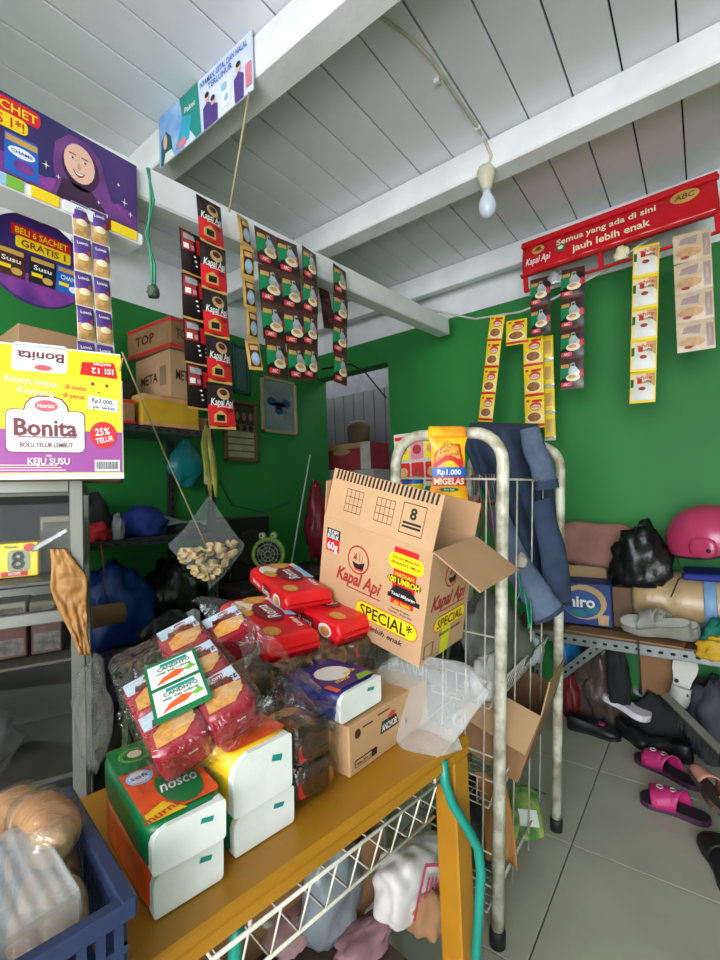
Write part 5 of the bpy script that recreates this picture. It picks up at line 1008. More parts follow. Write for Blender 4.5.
# denim
DN = mat('denim_dark', (44, 58, 84), .85, var=.12, vs=16, bump=.35, bs=90); DL = mat('denim_light', (88, 102, 128), .85, var=.14, vs=14, bump=.35, bs=90); DS = mat('denim_seam', (120, 128, 144), .85)
jn = thing('denim_trousers', 'dark blue denim trousers draped over the back of the wire rack', 'trousers', T(-.49, 1.6, 0)); Ji = jn.matrix_world.inverted()
def lerpt(tab, t):
    for (t0, *a), (t1, *b) in zip(tab, tab[1:]):
        if t <= t1: k = (t-t0)/(t1-t0); return [x+(y-x)*k for x, y in zip(a, b)]
    return list(tab[-1][1:])
edges = [(0, 468, 431, 537, 429), (.1, 466, 446, 545, 446), (.3, 478, 478, 552, 486), (.55, 500, 528, 558, 540), (.8, 512, 572, 566, 585), (1, 518, 600, 570, 606)]
def trous(u, v):
    x0, y0, x1, y1 = lerpt(edges, v); x = x0+(x1-x0)*u; y = y0+(y1-y0)*u; d = 1.63-.10*v+.022*math.sin(u*9+v*4)+.012*math.sin(u*21-v*7)-.03*math.sin(u*math.pi); return DP(x, y, d)
g = MB(); g.sheet(trous, 26, 30, DN, .012); g.build('leg_cloth', jn, Ji)
g = MB(); g.sheet(lambda u, v: DP(*[a+(b-a)*v for a, b in zip((468+70*u, 431-2*u), (470+68*u, 424+1*u))], 1.63+.1*v+.02*math.sin(u*9)), 20, 5, DN, .012); g.build('waist_fold', jn, Ji)
def sleeve(path, m_, name, parent, inv, fl=.5, wr=.10, n=20, m=26, seed=0):   # flattened cloth tube along pixel path (x, y, depth, half width px)
    tb = [(i/(len(path)-1), *p) for i, p in enumerate(path)]; g = MB(); fw_d = Vector((AX.z, AY.z, AZ.z))
    def fn(u, v):
        x, y, d, hw = lerpt(tb, v); x2, y2, *_ = lerpt(tb, min(1, v+.02)); x1, y1, *_ = lerpt(tb, max(0, v-.02)); tx, ty = x2-x1, y2-y1; L = math.hypot(tx, ty) or 1; nx, ny = -ty/L, tx/L
        a = 2*math.pi*u; k = 1+wr*noise.noise(Vector((math.cos(a)*1.5, math.sin(a)*1.5+seed, v*6))); e = .5*wr*math.sin(v*34+math.cos(a)*2.5)
        return DP(x-nx*hw*math.cos(a)*k*-1, y+ny*hw*math.cos(a)*k, d)+fw_d*(math.sin(a)*hw*d/F_PX*fl*(k+e))
    g.grid(fn, n, m, m_, wrap=True); g.grid(lambda u, v: fn(u, v*0), n, 1, m_, wrap=True); return g.build(name, parent, inv)
sleeve([(529, 428, 1.56, 10), (533, 446, 1.53, 11), (540, 462, 1.50, 11.5), (545, 478, 1.49, 11.5), (547, 488, 1.49, 11.5)], DL, 'upper_leg_end', jn, Ji)
sleeve([(494, 505, 1.42, 9), (508, 545, 1.40, 13), (521, 572, 1.39, 14), (538, 598, 1.385, 16), (547, 612, 1.385, 17)], DL, 'lower_leg', jn, Ji, seed=3)
sleeve([(540, 500, 1.50, 10), (552, 545, 1.46, 13), (556, 580, 1.45, 14), (558, 601, 1.45, 14)], DN, 'back_leg', jn, Ji, seed=5)
sleeve([(545.5, 609, 1.388, 16.6), (549.5, 616, 1.388, 17)], DN, 'cuff', jn, Ji, wr=.02, m=4); sleeve([(546, 480, 1.488, 12), (547.3, 489, 1.488, 12.2)], DN, 'cuff', jn, Ji, wr=.02, m=4)
g = MB(); GS = mat('strap_green', (20, 140, 104), .6)
for pts in (((519, 575), (521, 590), (517, 600), (520, 592)), ((524, 588), (527, 605), (529, 622), (527, 629), (531, 622), (530, 600))): g.tube([DP(x, y, 1.34) for x, y in pts], .008, GS, 6, ry=.002)
tag(g.build('green_strap'), 'green fabric strap dangling beside the denim in the rack', 'strap')
q = DP(521, 560, 1.36); g = MB(); g.blob((q.x, q.y, q.z-.02), (.035, .035, .04), mat('cloth_white', (166, 158, 146), .8), 5); tag(g.build('cloth_knot'), 'small pale cloth knot tucked between rack post and denim', 'cloth')
_before = set(COL.objects)
# rack contents
lump(-.63, 1.46, .622, (.22, .36, .24), mat('grey_bag', (112, 114, 104), .5, bump=.4, bs=20), 'grey green plastic bag in the top wire basket', 'plastic bag', 91, name='plastic_bag')
lump(-.57, 1.29, .622, (.10, .12, .11), mat('white_bundle', (206, 204, 200), .6), 'white crumpled bag beside the front post in the top basket', 'plastic bag', 92, name='plastic_bag')
lump(-.545, 1.62, .622, (.07, .12, .09), mat('white_bundle2', (190, 196, 204), .6), 'pale tissue bundle at the far corner of the top basket', 'tissue', 93, name='tissue_bundle')
lump(-.70, 1.27, .622, (.12, .12, .18), BAGK, 'dark bag behind the wires of the top basket', 'plastic bag', 94, name='plastic_bag')
ob = thing('carton', 'open brown carton tilted in the middle wire basket', 'carton', T(-.60, 1.46, .40) @ RY(16) @ RX(-8) @ RZ(4)); w, d, h = .20, .33, .20
for nm, c, s_ in (('carton_side', (w/2, 0, h/2), (.004, d, h)), ('carton_side', (-w/2, 0, h/2), (.004, d, h)), ('carton_side', (0, -d/2, h/2), (w, .004, h)), ('carton_side', (0, d/2, h/2), (w, .004, h)), ('carton_bottom', (0, 0, 0), (w, d, .004))): g = MB(); g.box((0, 0, 0), s_, CARD2 if nm != 'carton_bottom' else CARDIN); g.build(nm, ob, T(*c))
g = MB(); g.box((0, -.06, 0), (w, .12, .004), CARD); g.build('flap', ob, T(0, -d/2, h) @ RX(42)); g = MB(); g.box((.05, 0, 0), (.10, d, .004), CARDIN); g.build('flap', ob, T(w/2, 0, h) @ RY(-95))
g = MB(); pp = [DP(x, y, 1.30) for x, y in ((492, 665), (508, 665), (512, 720), (500, 760))]
g.sheet(lambda u, v: (-.06+.09*u+.015*v, .012*math.sin(u*6+v*4), .14-.23*v), 8, 12, mat('paper_tan', (176, 122, 66), .7), .003); tag(g.build('brown_paper', None, T(-.525, 1.27, .26) @ RY(-6)), 'folded brown paper sheet pushed down between the lower wire baskets', 'paper')
PK = mat('pack_green', (62, 112, 52), .45, var=.35, vs=26, rgb2=(150, 168, 90))
for k, (x, y, rz, rx) in enumerate(((-.55, 1.58, 30, 30), (-.57, 1.46, -10, 42), (-.70, 1.28, 60, 20))):
    g = MB(); g.pillow((0, 0, .05), (.10, .16, .03), PK, p=3.5, n=7, amp=.12, fr=30, seed=k); p = PF(g, T(0, 0, .0655), None, .001); p.rect(-.03, -.05, .03, .0, WHITE, 1)
    tag(g.build('snack_pack', None, T(x, y, (.095 if k < 2 else .37)) @ RZ(rz) @ RX(rx)), ['green snack pack at the far corner of the bottom wire basket', 'green snack pack behind the brown paper in the bottom basket', 'green snack pack behind the front wires of the middle basket'][k], 'snack pack')
lump(-.68, 1.42, .066, (.2, .36, .16), mat('dark_grey_bag', (54, 58, 56), .5, bump=.4), 'dark grey bag lying in the bottom wire basket', 'plastic bag', 95, name='plastic_bag')
bpy.context.view_layer.update()
for o_ in [o for o in COL.objects if o not in _before and o.parent is None]: o_.matrix_world = RL @ o_.matrix_world
# ================================================================== right shelf along the green wall
shf = thing('metal_shelf', 'slotted steel shelf with a brown board along the green back wall', 'shelf', T(-.1, 2.5, 0)); Si = shf.matrix_world.inverted(); SHZ = .53; SY = 2.30
g = MB(); g.box((.05, 2.50, SHZ-.006), (1.76, .39, .012), mat('brown_board', (104, 78, 56), .7, var=.15)); g.build('board', shf, Si)
g, Ma = angle_bar((.93, SY, SHZ-.03), (-.83, SY, SHZ-.03), .045, STEEL, (0, -1, 0), pitch=.042); g.build('front_rail', shf, Si @ Ma)
g, Ma = angle_bar(OY(607, 641, SY+.01), OY(560, 676, SY+.03), .04, STEEL, (0, -1, 0), pitch=.04); g.build('brace', shf, Si @ Ma)
for x in (-.81, .92):
    for y in (SY+.02, 2.68): g, Ma = angle_bar((x, y, 0), (x, y, SHZ-.03), .04, STEEL, (0, -1, 0)); g.build('post', shf, Si @ Ma)
g = MB(); g.box((0, 0, 0), (.46, .10, .008), CARD2, ch=.002); tag(g.build('cardboard_sheet', None, T(-.33, 2.35, SHZ+.004) @ RZ(-3)), 'flat cardboard strip along the front edge of the steel shelf', 'cardboard')
def yx(px, py, Y): return OY(px, py, Y)
Z1 = SHZ+.001
a, b = yx(566, 600, 2.43), yx(611, 600, 2.43); bx = thing('printed_box', 'blue and tan printed box with white letters beside the denim on the steel shelf', 'box', T(a.x-.04, 2.43, Z1+.008) @ RZ(2)); w = b.x-a.x+.04; h = .20
g = MB(); g.box((w/2, .09, h/2), (w, .18, h), mat('box_blue', (32, 62, 128), .6), ch=.003); p = PF(g, FR((0, 0, 0), (1, 0, 0), (0, 0, 1)), None, .0008); p.ell(w*.5, h*.55, w*.42, h*.42, mat('box_tan', (196, 160, 110), .6), 1); p.ell(w*.46, h*.50, w*.36, h*.34, mat('box_blue2', (44, 84, 150), .6), 2); p.ell(w*.66, h*.38, w*.12, h*.10, mat('print_petrol', (20, 120, 130), .5), 3); p.ell(w*.4, h*.28, w*.16, h*.08, MATS['print_petrol'], 3); p.text('niro', w*.46, h*.56, h*.26, WHITE, 4, width=w*.5, bold=.03); p.poly([(w*.76, h*.04), (w*.93, h*.04), (w*.95, h*.28), (w*.74, h*.28)], MATS['box_tan'], 4); g.build('carton_body', bx)
wcarton(yx(585, 580, 2.62).x-.1, yx(607, 580, 2.62).x, 2.615, 2.70, Z1, .265, mat('carton_beige', (176, 146, 104), .8), 'small beige carton standing behind the blue printed box', None, None, tape=False)
PKC = mat('cloth_dusky_pink', (158, 112, 100), .85, bump=.2, bs=50)
g = MB(); g.pillow((0, 0, .11), (.36, .10, .22), PKC, p=5, n=12, amp=.16, fr=9, seed=4); tag(g.build('cloth_bag', None, T(yx(592, 545, 2.62).x, 2.60, .80) @ RY(6) @ RX(-12)), 'dusky pink folded cloth bag leaning on the green wall above the blue box', 'cloth bag')
lump(yx(640, 560, 2.5).x, 2.47, .745, (.24, .16, .27), BAGK, 'black plastic bag between the pink cloth bag and the wrapped bundle', 'plastic bag', 102, name='plastic_bag', amp=.45)
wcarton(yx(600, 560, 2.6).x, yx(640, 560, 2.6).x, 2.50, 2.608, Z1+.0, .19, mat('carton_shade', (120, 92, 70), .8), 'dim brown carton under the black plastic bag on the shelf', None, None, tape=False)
BW_ = mat('wrapped_beige', (186, 156, 116), .3, var=.12, vs=12, bump=.5, bs=14)
g = MB(); x0, x1 = yx(632, 575, 2.52).x, .32; pr = [(0, 0), (.09, .0), (.125, .02)]+[(.13+.006*math.sin(i*2.1), .02+(x1-x0-.04)*i/12) for i in range(1, 12)]+[(.125, x1-x0-.02), (.09, x1-x0), (0, x1-x0)]
wr_ = thing('wrapped_bundle', 'beige rolled bundle wrapped in clear film under the pink helmet', 'bundle', T(x0, 2.55, Z1+.142)); g.lathe(pr, BW_, 26, RY(90)); g.build('roll', wr_); g = MB(); g.lathe([(.137, .27), (.139, .275), (.139, .31), (.137, .315)], mat('strap_paleblue', (110, 150, 190), .5), 26, RY(90)); g.build('strap', wr_)
# helmet
HP = mat('helmet_pink', (190, 60, 104), .22, var=.06, vs=6)
hq = yx(709, 535, 2.44); hm = thing('helmet', 'glossy pink motorcycle helmet resting on the wrapped bundle', 'helmet', T(hq.x, 2.50, .862) @ RZ(72)); R1 = .150
def shell(u, v):
    a = 2*math.pi*u; t = v*math.pi*.64; z = math.cos(t); r = math.sin(t); front = max(0, -math.sin(a)); 
    zz = z*R1 if z > 0 else z*R1*(1.15-.9*front**2)
    return (R1*r*math.cos(a)*.92, R1*r*math.sin(a)*1.08, zz+.10)
g = MB(); g.grid(shell, 36, 18, HP, wrap=True); g.grid(lambda u, v: tuple(.95*c if i < 2 else .10+(c-.10)*.95 for i, c in enumerate(shell(u, v))), 36, 18, BLACK, wrap=True, flip=True); g.build('shell', hm)
g = MB(); g.tube([shell(k/36, 1) for k in range(36)], .006, RUBBER, 6, closed=True); g.build('edge_trim', hm)
for s in (-1, 1):
    g = MB(); g.pillow((s*R1*.90, -.02, .075), (.035, .10, .085), HP, p=2.6, n=7); ep = g.build('ear_pad', hm); g = MB(); g.lathe([(0, 0), (.008, 0), (.008, .004), (0, .005)], BLACK, 10, T(s*(R1*.90+.016), -.045, .066) @ RY(90*s)); g.build('visor_screw', ep)
g = MB(); g.box((0, 0, 0), (.3, .22, .03), mat('cloth_cobalt', (20, 40, 140), .7), ch=.01); tag(g.build('folded_cloth', None, T(.05, 2.55, Z1+.27)), 'cobalt blue folded cloth under the pink helmet', 'cloth')
g = MB(); g.tube([yx(x, y, 2.33) for x, y in ((676, 555), (680, 568), (686, 574), (678, 580), (674, 590), (671, 597))], .006, CK, 6, ry=.003); tag(g.build('chin_strap'), 'black strap dangling from the helmet over the beige bundle', 'strap')
# ---- footwear builders
OUT = [(0, 0), (.03, .42), (.10, .66), (.22, .72), (.40, .66), (.55, .74), (.70, .95), (.82, 1.0), (.92, .82), (.975, .45), (1, 0)]
def outline(L, Wd, side=1):
    up = [(L*t, Wd/2*w*(1.0 if side > 0 else .92)) for t, w in OUT]; dn = [(L*t, -Wd/2*w*(.92 if side > 0 else 1.0)) for t, w in OUT[1:-1]][::-1]; return up+dn
def half(t):
    for (a, wa), (b, wb) in zip(OUT, OUT[1:]):
        if t <= b: return wa+(wb-wa)*(t-a)/(b-a)
    return 0
def slide(M, L, Wd, th, sole, insole, strap, lb, cat='sandal', group=None, bands=((.50, .86, .055, 0),), name='slide_sandal', wedge=0, ring=None):
    root = thing(name, lb, cat, M, group); o_ = outline(L, Wd)
    g = MB(); n = len(o_); zt = lambda x: th+wedge*(1-min(1, x/L*1.5)); vs = [(x, y, 0) for x, y in o_]+[(x*1.0, y, zt(x)) for x, y in o_]
    g.add(vs, [tuple(reversed(range(n)))]+[(i, (i+1) % n, n+(i+1) % n, n+i) for i in range(n)], sole); g.add([(x, y, zt(x)) for x, y in o_], [tuple(range(n))], sole); g.build('sole', root)
    g = MB(); g.add([(L*.02+x*.96, y*.92, zt(x)+.0015) for x, y in o_], [tuple(range(n))], insole); g.build('insole', root)
    for (t0, t1, hh, sk) in bands:
        g = MB()
        def bf_(u, v): t = t0+(t1-t0)*v+sk*(u-.5); a = math.pi*u; t = max(.04, min(.97, t)); return (L*t, -math.cos(a)*(Wd/2*half(t)*1.02+.002), zt(L*t)-.004+hh*math.sin(a)**.7*(1-.35*v))
        g.sheet(bf_, 14, 6, strap, .005); st = g.build('strap', root)
        if ring: g = MB(); t = (t0+t1)/2; g.tube([(L*t+.011*math.cos(k*math.pi/6), .011*math.sin(k*math.pi/6), zt(L*t)+hh*.84) for k in range(12)], .002, ring, 5, closed=True); g.build('ring', st)
    return root
def shoe(M, L, Wd, H, up_m, sole_m, lb, cat='shoe', group=None, name='shoe', buckle=None):
    root = thing(name, lb, cat, M, group); o_ = outline(L, Wd); g = MB(); g.prism(o_, 0, .018, sole_m); g.build('sole', root)
    g = MB()
    def fn(u, v):
        t = .02+.96*v; a = math.pi*u; hz = H*(1.0 if t < .2 else 1-.55*min(1, (t-.2)/.6)); 
        if t > .85: hz *= max(.25, 1-((t-.85)/.15)**2*.75)
        w = Wd/2*half(t)*.97; open_ = (t < .5)
        return (L*t, -math.cos(a)*w, .016+hz*(math.sin(a)**.6)*(.62 if open_ and .25 < u < .75 else 1))
    g.sheet(fn, 16, 20, up_m, .004); up = g.build('upper', root)
    if buckle: g = MB(); g.box((L*.66, 0, .02+H*.55), (.025, .03, .006), buckle, ch=.002); g.build('buckle', up)
    return root
# sandals on the shelf
GYS = mat('sandal_grey', (150, 148, 138), .7); WHS = mat('sandal_white', (206, 204, 196), .6)
p0 = yx(695, 632, 2.33); p1 = yx(620, 612, 2.40)
for k, (px0, py0, px1, py1, Y0, Y1, lb) in enumerate(((694, 640, 619, 618, 2.315, 2.36, 'grey and white platform sandal at the front edge of the steel shelf'), (700, 618, 634, 604, 2.365, 2.385, 'grey and white platform sandal standing behind its pair on the shelf'))):
    a, b = yx(px0, py0, Y0), yx(px1, py1, Y1); d = Vector((b.x-a.x, b.y-a.y, 0)); zb = Z1+.008 if k == 0 else Z1
    slide(FR((a.x, a.y, zb+.045-.01*k), d, Vector((-d.y, d.x, 0))) @ RX(-24), .27, .10, .03, GYS, WHS, GYS, lb, group='platform sandals on the shelf', bands=((.42, .66, .07, .12), (.5, .7, .07, -.12)), name='platform_sandal', wedge=.03)
lump(yx(706, 640, 2.36).x+.06, 2.37, Z1, (.16, .12, .12), mat('cloth_teal', (16, 110, 96), .6, rgb2=(16, 110, 96)), 'teal folded fabric at the edge of the steel shelf', 'cloth', 111)
lump(yx(712, 655, 2.33).x+.04, 2.305, Z1-.03, (.18, .05, .09), mat('cloth_mustard', (206, 160, 30), .6), 'mustard yellow cloth below the teal fabric on the shelf edge', 'cloth', 112)
lump(yx(712, 612, 2.44).x+.03, 2.47, Z1, (.2, .08, .13), mat('greyblue_plastic', (96, 108, 120), .35), 'grey blue plastic bag beside the sandals on the shelf', 'plastic bag', 113, name='plastic_bag')
g = MB(); g.tube([yx(638, 640, 2.275), yx(639, 665, 2.275), yx(641, 692, 2.28)], .014, mat('belt_dark', (52, 52, 52), .6), 6, ry=.003); tag(g.build('belt'), 'dark flat belt hanging from the front rail of the steel shelf', 'belt')
# ---- floor footwear
def at_floor(pa, pb, z=0): a, b = OZ(*pa, z), OZ(*pb, z); d = Vector((b.x-a.x, b.y-a.y, 0)); return FR((a.x, a.y, z), d, Vector((-d.y, d.x, 0))), d.length
PKS = mat('slide_pink', (196, 44, 116), .5, bump=.2); BKI = mat('insole_black', (30, 26, 34), .8); BKS = mat('shoe_black', (24, 24, 26), .5)
PSL = mat('slide_sole', (70, 36, 66), .7)
M_, L_ = at_floor((712, 826), (640, 798)); slide(M_, L_, .105, .022, PSL, BKI, PKS, 'bright pink slide sandal with a ring, lying nearest the open tiles', group='pair of pink slides', bands=((.36, .66, .065, .16), (.54, .84, .06, -.16)), ring=WHS)
M_, L_ = at_floor((702, 792), (636, 757)); slide(M_, L_, .10, .022, PSL, BKI, PKS, 'bright pink slide sandal half under the other one, beside the black shoes', group='pair of pink slides', bands=((.40, .66, .065, .16), (.56, .84, .06, -.16)), ring=WHS)
DB = mat('slide_brown', (74, 58, 56), .7); PP = mat('slide_peach', (206, 140, 124), .6)
M_, L_ = at_floor((719, 836), (687, 773)); slide(M_ @ T(0, 0, .07) @ RX(38), .24, .10, .02, DB, DB, PP, 'brown slide sandal with peach strap tipped on its side beside the pink slides')
M_, L_ = at_floor((738, 905), (713, 842)); slide(M_, L_, .10, .022, BKS, BKI, BKS, 'black slide sandal at the edge of the shoe heap')
M_, L_ = at_floor((738, 785), (706, 738)); slide(M_ @ T(0, 0, .03), L_, .095, .02, BKS, BKI, PP, 'black slide sandal with peach strap behind the brown slide')
M_, L_ = at_floor((567, 727), (622, 741)); shoe(M_, L_, .09, .07, BKS, BKS, 'black shoe with a pink buckle beside the rack post', buckle=PKS)
M_, L_ = at_floor((618, 731), (652, 752)); shoe(M_, L_, .09, .075, BKS, BKS, 'plain black shoe next to the buckled shoe')
M_, L_ = at_floor((694, 765), (646, 746)); shoe(M_, L_, .09, .08, BKS, BKS, 'plain black shoe lying in front of the broom')
M_, L_ = at_floor((703, 748), (655, 731)); shoe(M_, L_, .09, .07, BKI, BKS, 'dull black shoe wedged below the broom head')
BRS = mat('shoe_brown', (92, 62, 58), .7)
M_, L_ = at_floor((600, 716), (652, 734)); shoe(M_ @ T(0, 0, .0), L_, .09, .09, BRS, BKS, 'brown shoe carrying the white insole'); 
a, b = OZ(603, 697, .14), OZ(650, 722, .10); d = b-a; g = MB(); o_ = outline(d.length, .105); g.prism(o_, 0, .03, mat('insole_white', (226, 226, 232), .5)); tag(g.build('insole', None, FR(a, d, Vector((-d.y, d.x, 0)))), 'shiny white curved insole lying on the brown shoe', 'insole')
a, b = OZ(634, 690, .16), OZ(668, 710, .14); d = b-a; M_ = FR(a, d, Vector((-d.y, d.x, 0))); slide(M_, d.length, .08, .022, mat('sandal_lilac', (190, 188, 206), .5), WHS, BKS, 'pale lilac sandal with a black strap on top of the shoe heap', bands=((.3, .5, .05, .0),))
a = OY(677, 708, 2.52); cl = slide(FR((a.x, 2.54, a.z), (.22, .12, 1), (-1, 0, .2)), .24, .10, .03, WHS, WHS, WHS, 'white clog sandal with black studs standing upright in the shoe heap', bands=((.08, .42, .05, .0),)); 
for k in range(3): g = MB(); g.lathe([(0, 0), (.009, 0), (.007, .004), (0, .005)], BLACK, 10, T(.03+.045*k, (-1)**k*.022, .062-.006*k)); g.build('stud', cl)
lump(yx(602, 690, 2.64).x, 2.64, .0, (.24, .12, .40), mat('bag_brown', (84, 72, 66), .3, bump=.9, bs=14), 'dim brown plastic bag under the steel shelf beside the rack', 'plastic bag', 121, name='plastic_bag', amp=.55, nu=44, nv=30)
wcarton(yx(640, 670, 2.6).x, yx(672, 670, 2.6).x, 2.62, 2.70, 0, .40, CARD2, 'small brown carton under the shelf behind the shoes', None, None, tape=False)
lump(yx(620, 665, 2.6).x, 2.53, .16, (.10, .06, .28), CK, 'black boot like bag standing under the shelf', 'bag', 122, name='bag')
lump(yx(715, 690, 2.5).x, 2.55, 0, (.22, .2, .34), mat('cloth_slate', (58, 66, 74), .7), 'dark slate cloth heap at the edge of the shoe pile', 'cloth', 124)
lump(yx(571, 680, 2.6).x, 2.62, 0, (.1, .12, .22), mat('bag_red2', (120, 26, 28), .5), 'small red bag behind the rack post under the shelf', 'plastic bag', 125, name='plastic_bag')
lump(yx(568, 655, 2.5).x, 2.5, .30, (.1, .16, .17), mat('bag_azure', (20, 120, 190), .5), 'azure blue bag tucked under the shelf end by the rack', 'plastic bag', 126, name='plastic_bag')
for k, (pa, pb, m_, lb) in enumerate((((574, 712), (606, 722), BKI, 'dull black shoe at the back of the heap beside the red bag'), ((650, 722), (684, 735), BRS, 'brown shoe between the black shoes and the broom'), ((690, 726), (655, 716), BKS, 'black shoe under the upright white clog'), ((626, 716), (646, 738), mat('shoe_tan', (150, 118, 92), .7), 'tan shoe poking out beneath the lilac sandal'))):
    M_, L_ = at_floor(pa, pb); shoe(M_, min(.27, max(.2, L_)), .085, .08, m_, BKS, lb)
for k, (px, m_, lb) in enumerate(((655, CK, 'black cloth heap against the wall behind the shoes'), (705, mat('cloth_umber', (60, 46, 42), .8), 'umber cloth heap behind the broom'))):
    lump(yx(px, 690, 2.62).x, (2.60, 2.665)[k], 0, (.24, .08, (.2, .3)[k]), m_, lb, 'bag', 150+k, name='bag')
# broom
br_ = thing('broom', 'grey push broom with dark bristles lying across the shoes', 'broom', T(0, 0, 0)); a, b = OY(664, 694, 2.36), OY(722, 752, 2.18); d = b-a
br_.matrix_world = FR(a, d, Vector((0, -.5, 1))); L = d.length
g = MB(); g.box((L/2, 0, 0), (L, .022, .03), mat('broom_grey', (110, 112, 100), .6), ch=.005); g.build('head', br_)
g = MB(); rb = random.Random(8)
for k in range(150): x = rb.uniform(.25*L, L*.98); z = rb.uniform(-.012, .012); g.tube([(x, -.008, z), (x+rb.uniform(-.01, .01), -.075-rb.uniform(0, .02), z*1.6)], .0014, mat('bristle', (66, 70, 62), .8), 3, cap=False)
g.build('bristles', br_)['kind'] = 'stuff'
# ================================================================== under the table
tr = thing('wire_tray', 'white wire dish tray hung under the yellow table top', 'tray', TM); x0, x1, y0, y1, zr, zb = -.50, -.03, .02, .32, -.062, -.145
WW = mat('white_wire', (204, 200, 186), .45, var=.1, vs=20)
g = MB(); g.tube([(x0, y0, zr), (x1, y0, zr), (x1, y1, zr), (x0, y1, zr)], .003, WW, 6, closed=True); g.tube([(x0+.02, y0+.03, zb), (x1-.02, y0+.03, zb), (x1-.02, y1, zb), (x0+.02, y1, zb)], .003, WW, 6, closed=True)
for i in range(11): x = x0+(x1-x0)*i/10; g.tube([(x, y0, zr), (x, y0+.03, zb), (x, y1, zb), (x, y1, zr)], .0019, WW, 5)
for i in range(2, 6, 2): y = y0+.03+(y1-y0-.03)*i/6; g.tube([(x0, y, zr), (x0+.02, y, zb), (x1-.02, y, zb), (x1, y, zr)], .0022, WW, 5)
g.build('wire_grid', tr)['kind'] = 'stuff'
for x in (x0+.05, x1-.05):
    for y in (y0+.002, y1-.002): g = MB(); g.tube([(x, y, zr), (x, y, -.034)], .003, WW, 6); g.build('hanger', tr)
# lower board under the table carrying goods
g = MB(); g.box((-LEN/2, .20, .30-TZ), (LEN-.12, .27, .018), mat('lower_board', (70, 52, 40), .7, var=.15)); tag(g.build('lower_shelf_board', None, TM), 'dark wooden shelf board under the yellow table', 'shelf')
for x in (-.10, -LEN+.1):
    g = MB(); g.box((x, .20, .145-TZ), (.05, .26, .29), DW); tag(g.build('support_block', None, TM), 'dark wooden block holding up the low shelf %s' % ('at the table end by the rack' if x > -.5 else 'at the basket end'), 'block')
UZ = .309-TZ
def under(px, py, zoff=0): q = OZ(px, py, .309+zoff)-TF; return q.dot(te), q.dot(tn)
WB = mat('white_sack', (214, 210, 206), .6, bump=.25, bs=22)
x, y = under(405, 932); wb_ = thing('sack', 'white plastic sack with red print under the yellow table', 'sack', on_table(x+.055, y+.02, UZ, -6) @ RY(8)); g = MB(); g.pillow((0, 0, .062), (.20, .09, .124), WB, p=4, n=22, amp=.13, fr=38, seed=3); g.build('sack_body', wb_)
g = MB(); RPK = mat('print_rosepink', (196, 70, 100), .6); p = PF(g, FR((-.015, -.052, .05), (1, .0, 0), (0, .02, 1)) @ RZ(-18))
for a in (0, 90, 180, 270): p.mb.add([tuple(Matrix.Rotation(math.radians(a), 3, 'Z') @ Vector(v)+Vector((.01, .02, .002))) for v in ((-.05, -.05, 0), (.05, -.05, 0), (.043, -.043, 0), (-.043, -.043, 0))], [(0, 1, 2, 3)], RPK, False, p.M)
for k in range(5): p.rect(-.02+.012*k, .0, -.014+.012*k, .045, RPK, 4)
p.rect(.035, .05, .06, .062, RPK, 4); g.build('print', wb_)
x, y = under(345, 938); g = MB(); g.pillow((0, 0, .06), (.07, .05, .13), mat('pack_bluewhite', (206, 210, 216), .5), p=4, n=7, amp=.06); p = PF(g, FR((0, -.0252, 0), (1, 0, 0), (0, 0, 1)), None, .001); p.rect(-.03, .012, .03, .022, BLUE, 1); p.rect(-.03, .10, .03, .112, BLUE, 1); [p.rect(-.026+.013*k, .04, -.018+.013*k, .09, NAVY, 1) for k in range(4)]; tag(g.build('powder_pack', None, on_table(x+.01, y+.05, UZ, 10) @ RX(-14)), 'blue and white powder pack standing beside the white sack', 'pack')
x, y = under(372, 915); ox = thing('carton', 'small open brown carton behind the white sack under the table', 'carton', on_table(x, y+.07, UZ, 5))
for c, s_ in (((0, -.05, .07), (.13, .003, .14)), ((0, .05, .07), (.13, .003, .14)), ((.065, 0, .07), (.003, .1, .14)), ((-.065, 0, .07), (.003, .1, .14)), ((0, 0, .002), (.13, .1, .003))): g = MB(); g.box((0, 0, 0), s_, CARD2); g.build('carton_side', ox, T(*c))
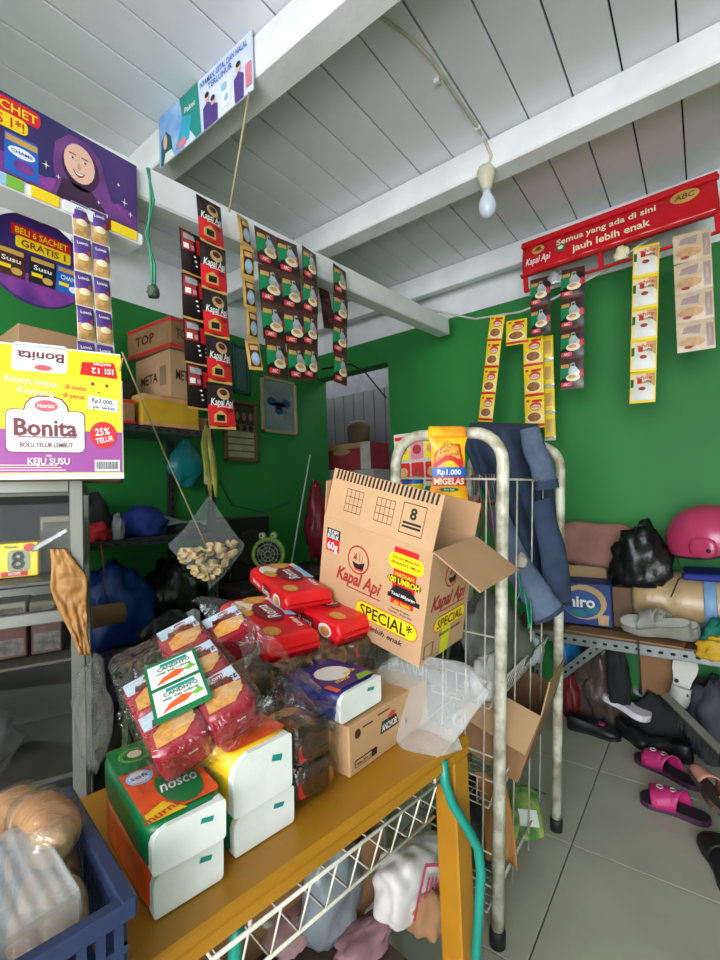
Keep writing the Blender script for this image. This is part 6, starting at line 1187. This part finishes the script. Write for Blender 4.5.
x, y = under(400, 870, .05); lump(0, 0, 0, (.14, .09, .2), mat('grey_plastic', (130, 138, 144), .3, bump=.6, bs=18), 'shiny grey plastic bag behind the white sack under the table', 'plastic bag', 132, name='plastic_bag').matrix_world = on_table(-.12, .27, UZ)
lump(0, 0, 0, (.22, .2, .08), mat('pale_plastic', (150, 148, 144), .4, bump=.5), 'pale crumpled bag at the near part of the low shelf', 'plastic bag', 133, name='plastic_bag').matrix_world = on_table(-.45, .24, UZ)
lump(0, 0, 0, (.24, .2, .18), mat('maroon_cloth', (70, 34, 40), .8), 'maroon cloth heap deep under the table', 'cloth', 134).matrix_world = on_table(-.72, .2, UZ)
for k, (px, py, d, m_, lb) in enumerate(((300, 945, (.12, .10, .03), mat('paper_pink', (176, 140, 140), .7), 'pinkish paper packet lying on the low shelf under the table'), (375, 955, (.16, .08, .03), mat('paper_rose', (150, 110, 116), .7), 'rose coloured packet in front of the white sack'), (255, 930, (.12, .14, .06), mat('paper_white', (170, 170, 168), .7), 'white crumpled paper beneath the wire tray'), (440, 930, (.10, .1, .07), CARD2, 'brown paper bundle beside the white sack near the table leg'))):
    x, y = under(px, py); lump(0, 0, 0, d, m_, lb, 'packet', 140+k, name='packet').matrix_world = on_table(x, y+.03, UZ+.001)
# teal tubular stool frame
st = thing('stool', 'teal metal tube stool pushed under the yellow table', 'stool', T(0, 0, 0)); g = MB(); D0 = .80
P = [DP(x, y, D0) for x, y in ((443, 760), (445, 782), (452, 803), (466, 826), (478, 848), (481, 872), (479, 910), (476, 955))]; last = P[-1]; P.append(Vector((last.x, last.y, .008))); P0 = P[0]
g.tube(P, .0085, TEALP, 10); g.build('leg', st)
P2 = [DP(x, y, .56) for x, y in ((238, 925), (236, 940), (234, 965))]; P2.append(Vector((P2[-1].x, P2[-1].y, .008))); g = MB(); g.tube(P2, .0085, TEALP, 10); g.build('leg', st)
mid = [Vector((P[2].x, P[2].y, P[2].z)), Vector((P[2].x-.05, P[2].y-.02, P[2].z)), Vector((P2[0].x-.05, P2[0].y+.02, P[2].z)), Vector((P2[0].x, P2[0].y, P2[0].z))]
